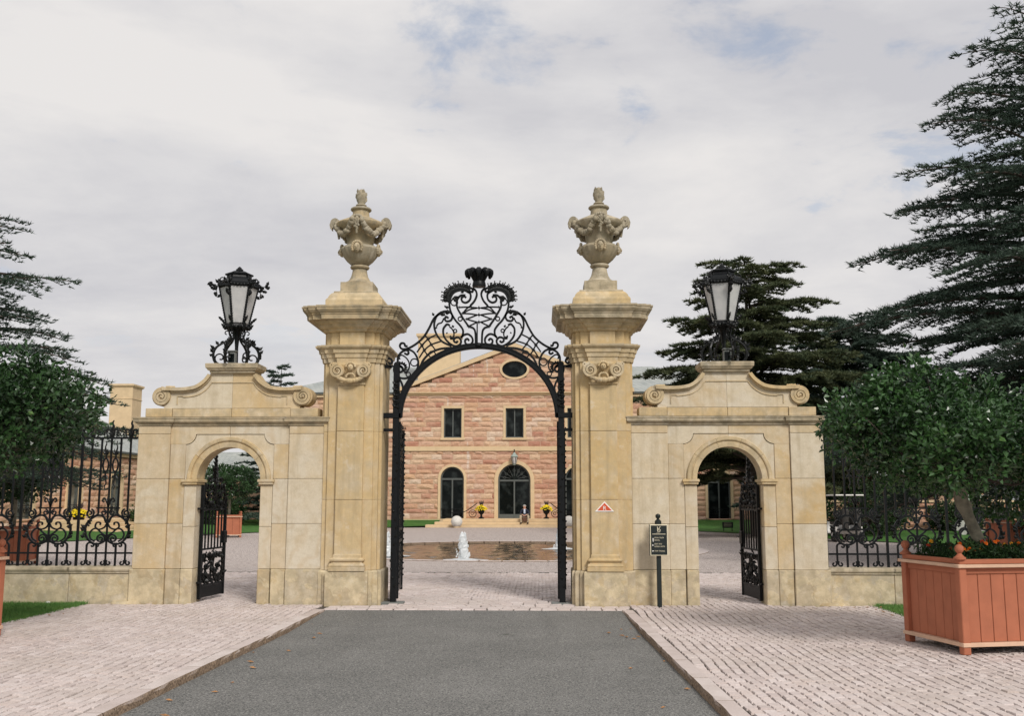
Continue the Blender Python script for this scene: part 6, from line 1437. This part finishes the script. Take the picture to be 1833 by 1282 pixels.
def planter(x, y, rz, w_, h_, label, small=False, group='terracotta box planters'):
    o = empty('box_planter', (x, y, 0), rz, label=label, cat='planter', group=group); hw_ = w_ / 2; f = h_ / 1.0
    for sx in (-1, 1):
        for sy in (-1, 1):
            MB().box(sx * hw_ - .045, sx * hw_ + .045, sy * hw_ - .045, sy * hw_ + .045, .0, .97 * f, .008).build('corner_post', 'terracotta', o)
            MB().lathe([(.066, .0), (.066, .022), (.05, .03), (.028, .055), (.022, .065), (.03, .075), (.045, .095), (.05, .12), (.042, .145), (.02, .163), (.004, .168)], 12, (sx * hw_, sy * hw_, 1.03 * f)).build('finial', 'terracotta', o, smooth=True)
    nb = 3 if small else 6
    for side in range(4):
        R_ = Matrix.Rotation(side * pi / 2, 4, 'Z'); wi = w_ - .09
        for k in range(nb):
            a = -wi / 2 + wi * k / nb; MB().box(a + .003, a + wi / nb - .003, -hw_ + .005, -hw_ + .03, .13, .93 * f, .004).xf(R_).build('board', 'terracotta', o)
        MB().box(-wi / 2, wi / 2, -hw_ - .012, -hw_ + .004, .87 * f, .935 * f, .004).xf(R_).build('frieze_rail', 'terracotta', o)
        MB().box(-hw_ - .07, hw_ + .07 - .0, -hw_ - .072, -hw_ + .03, .938 * f + side * .0006, .975 * f + side * .0006, .005).xf(R_).build('ledge', 'rail_cream', o)
        MB().box(-hw_ - .03, hw_ + .03, -hw_ - .032, -hw_ + .03, .978 * f + side * .0006, 1.03 * f + side * .0006, .004).xf(R_).build('rim', 'terracotta', o)
        MB().box(-hw_ - .055, hw_ + .055, -hw_ - .057, -hw_ + .03, .085 + side * .0006, .128 + side * .0006, .004).xf(R_).build('base_rail', 'rail_cream', o)
    MB().box(-hw_ + .03, hw_ - .03, -hw_ + .03, hw_ - .03, .09, .93 * f).build('soil', 'soil', o)
    return o
plain('marigold_orange', (.75, .17, .01), .6, .3, 60); plain('marigold_red', (.45, .04, .01), .6, .3, 60); plain('marigold_gold', (.80, .38, .02), .6, .3, 60)
leaf_mat('marigold_leaf', (.014, .04, .012), (.045, .10, .028), .5, .3, .2, 5)
def marigolds(x, y, rz, w_, z, n_, seed, label, grp=None):
    rng = np.random.default_rng(seed); o = empty('marigold_bed', (x, y, z), rz, label=label, cat='flowers', group=grp)
    k = n_ * 160; P = np.stack([rng.uniform(-w_ / 2, w_ / 2, k), rng.uniform(-w_ / 2, w_ / 2, k), rng.uniform(-.05, .20, k)], 1); P[:, 2] *= 1 - .4 * np.abs(P[:, 0] / (w_ / 2)) ** 3
    P[:, 2] += .06 * np.sin(P[:, 0] * 9 + 1) * np.cos(P[:, 1] * 8)
    tag(obj('foliage', tri_mesh(leaf_tris(P, rng.normal(0, 1, (k, 3)) + (0, 0, .7), rng, .07, .011), 'foliage', 'marigold_leaf'), o), kind='stuff')
    for j in range(n_):
        mb = MB()
        for ring, (r_, zz_, m_) in enumerate(((.030, 0, 9), (.02, .01, 7), (.009, .017, 5))):
            for i in range(m_):
                a = 2 * pi * i / m_ + ring; mb.leaf3((0, 0, zz_), (r_ * cos(a), r_ * sin(a), zz_ + .01), .012, (0, 0, 1), .4)
        q = mb.build('blossom', ('marigold_orange', 'marigold_red', 'marigold_gold')[j % 3], o, loc=(rng.uniform(-w_ / 2, w_ / 2), rng.uniform(-w_ / 2, w_ / 2) if j % 3 else -w_ / 2 + .08, rng.uniform(.14, .25))); q.rotation_euler = (rng.uniform(-.2, .9), rng.uniform(-.5, .5), 0)
    return o
PLW = 1.06
def planted(x, y, rz, label_p, label_t, label_m, seed, lobes, mat, single):
    planter(x, y, rz, PLW, 1.0, label_p); marigolds(x, y, rz, PLW - .1, .97, 26, seed + 5, label_m)
    t = empty('laurel_tree', (x, y, .90), label=label_t, cat='tree', group='leafy trees in box planters')
    t.matrix_basis = Matrix.Translation((x, y, .90))
    tr = crom([(.14, -.06, 0), (.06, -.03, .35), (-.03, 0, .62), (-.10, .0, .86), (-.12, 0, 1.1)], 3)
    leafy(t, lobes, (tr, [.075 - .0015 * i + (.022 if 6 < i < 10 else 0) for i in range(13)]), 2100, 11, .08, .027, seed, mat, single)
_r = np.random.default_rng(5); LOB = [(0, 0, 1.5, .85, .85, .42)]
for k in range(34):
    a_ = k * 2.39996; e_ = _r.uniform(-.75, 1.0); q_ = sqrt(max(.05, 1 - e_ * e_ * .8)); rr_ = _r.uniform(.18, .46); LOB.append((1.22 * q_ * cos(a_), 1.15 * q_ * sin(a_), 1.46 + .58 * e_ + _r.uniform(-.1, .12), rr_ * 1.15, rr_ * 1.1, rr_ * .8))
planted(5.08, 12.02, radians(12), 'large terracotta box planter with ball finials standing on the setts', 'leafy laurel tree with a leaning pale trunk in the large planter', 'orange marigolds around the leaning pale trunk', 71, LOB, 'laurel', 260)
planted(-7.40, 12.15, radians(-12), 'terracotta box planter beside the grass with a small white stone', 'leafy laurel tree in the planter beside the grass with a white stone', 'marigolds in the planter beside the grass with a white stone', 91, [(-x * 1.2, y, z + .22, a * 1.15, b, c * 1.15) for x, y, z, a, b, c in LOB], 'laurel_dark', 120)
def far_tree(x, y, rz, lp, lt, seed, s=1.0, grp='planters inside the court'):
    planter(x, y, rz, 1.0, .95, lp, True, grp)
    t = empty('laurel_tree', (x, y, .85), label=lt, cat='tree', group='leafy trees in planters inside the court'); t.matrix_basis = Matrix.Translation((x, y, .85))
    leafy(t, [(0, 0, 1.55, 1.2 * s, 1.2 * s, .75 * s), (-.5, 0, 1.75, .7, .7, .6), (.5, 0, 1.7, .7, .7, .55)], ([(0, 0, 0), (.02, 0, .5), (0, 0, .9), (0, 0, 1.2)], [.07, .06, .07, .05]), 700, 10, .12, .032, seed, 'laurel_dark', 0)
p = on_ground(408, 962); far_tree(p.x, p.y, radians(20), 'terracotta planter seen through the arch without a sign', 'clipped leafy tree seen through the arch without a sign', 111)
p = on_ground(18, 1012); far_tree(p.x, p.y, radians(15), 'terracotta planter just behind the iron fence before the low range', 'leafy tree just behind the iron fence before the low range', 113)
p = on_ground(1790, 985); far_tree(p.x + .4, p.y, radians(15), 'terracotta planter behind the fence near the terrace walls', 'leafy tree behind the fence near the terrace walls', 117)
def bush(x, y, s, label, seed, grp='dark shrubs beyond the fence'):
    t = empty('shrub', (x, y, 0), label=label, cat='shrub', group=grp); t.matrix_basis = Matrix.Translation((x, y, 0))
    leafy(t, [(0, 0, s * .6, s, s, s * .65), (s * .5, 0, s * .8, s * .6, s * .6, s * .5), (-s * .5, .1, s * .7, s * .6, s * .6, s * .5)], ([(0, 0, -.05), (0, 0, .2), (.02, 0, .4), (0, 0, .6)], [.06, .05, .05, .04]), 420, 9, .16, .05, seed, 'bush', 0, 'bark', .12)
for k, (x, y, s, lb) in enumerate(((14.6, 45.2, 2.0, 'dense dark shrub behind the golf cart on the lawn'), (17.5, 33.5, 1.5, 'dark leafy shrub under the huge cedar near its trunk'), (20.5, 36, 1.9, 'tall dark shrub between the huge cedar and the terrace walls'), (16.2, 48.6, 1.0, 'low dark shrub at the foot of the terrace wall'), (19.8, 48.2, 1.2, 'rounded dark shrub on the lawn before the upper terrace wall'), (-18.6, 58.5, 1.3, 'dark shrub in the lawn corner by the link building'), (-20.5, 52.5, 1.0, 'low shrub on the lawn beside the buff stone steps'), (8.2, 60.8, 1.0, 'dark shrub under the windows of the shaded manor flank'))): bush(x, y, s, lb, 200 + k)
# small notice on the lawn
o = empty('lawn_notice', tuple(on_ground(1303, 953)), label='small dark notice board on the lawn seen through the arch', cat='sign')
o.scale = (.55, .55, .6); MB().box(-.5, .5, -.02, .02, .35, .85, .01).build('board', 'sign_black', o); MB().box(-.42, -.36, -.02, .02, 0, .35).build('post', 'sign_black', o); MB().box(.36, .42, -.02, .02, 0, .35).build('post', 'sign_black', o)
for z in (.72, .6, .48): MB().box(-.36, .36, -.024, -.021, z, z + .035).build('text_line', 'sign_cream', o)
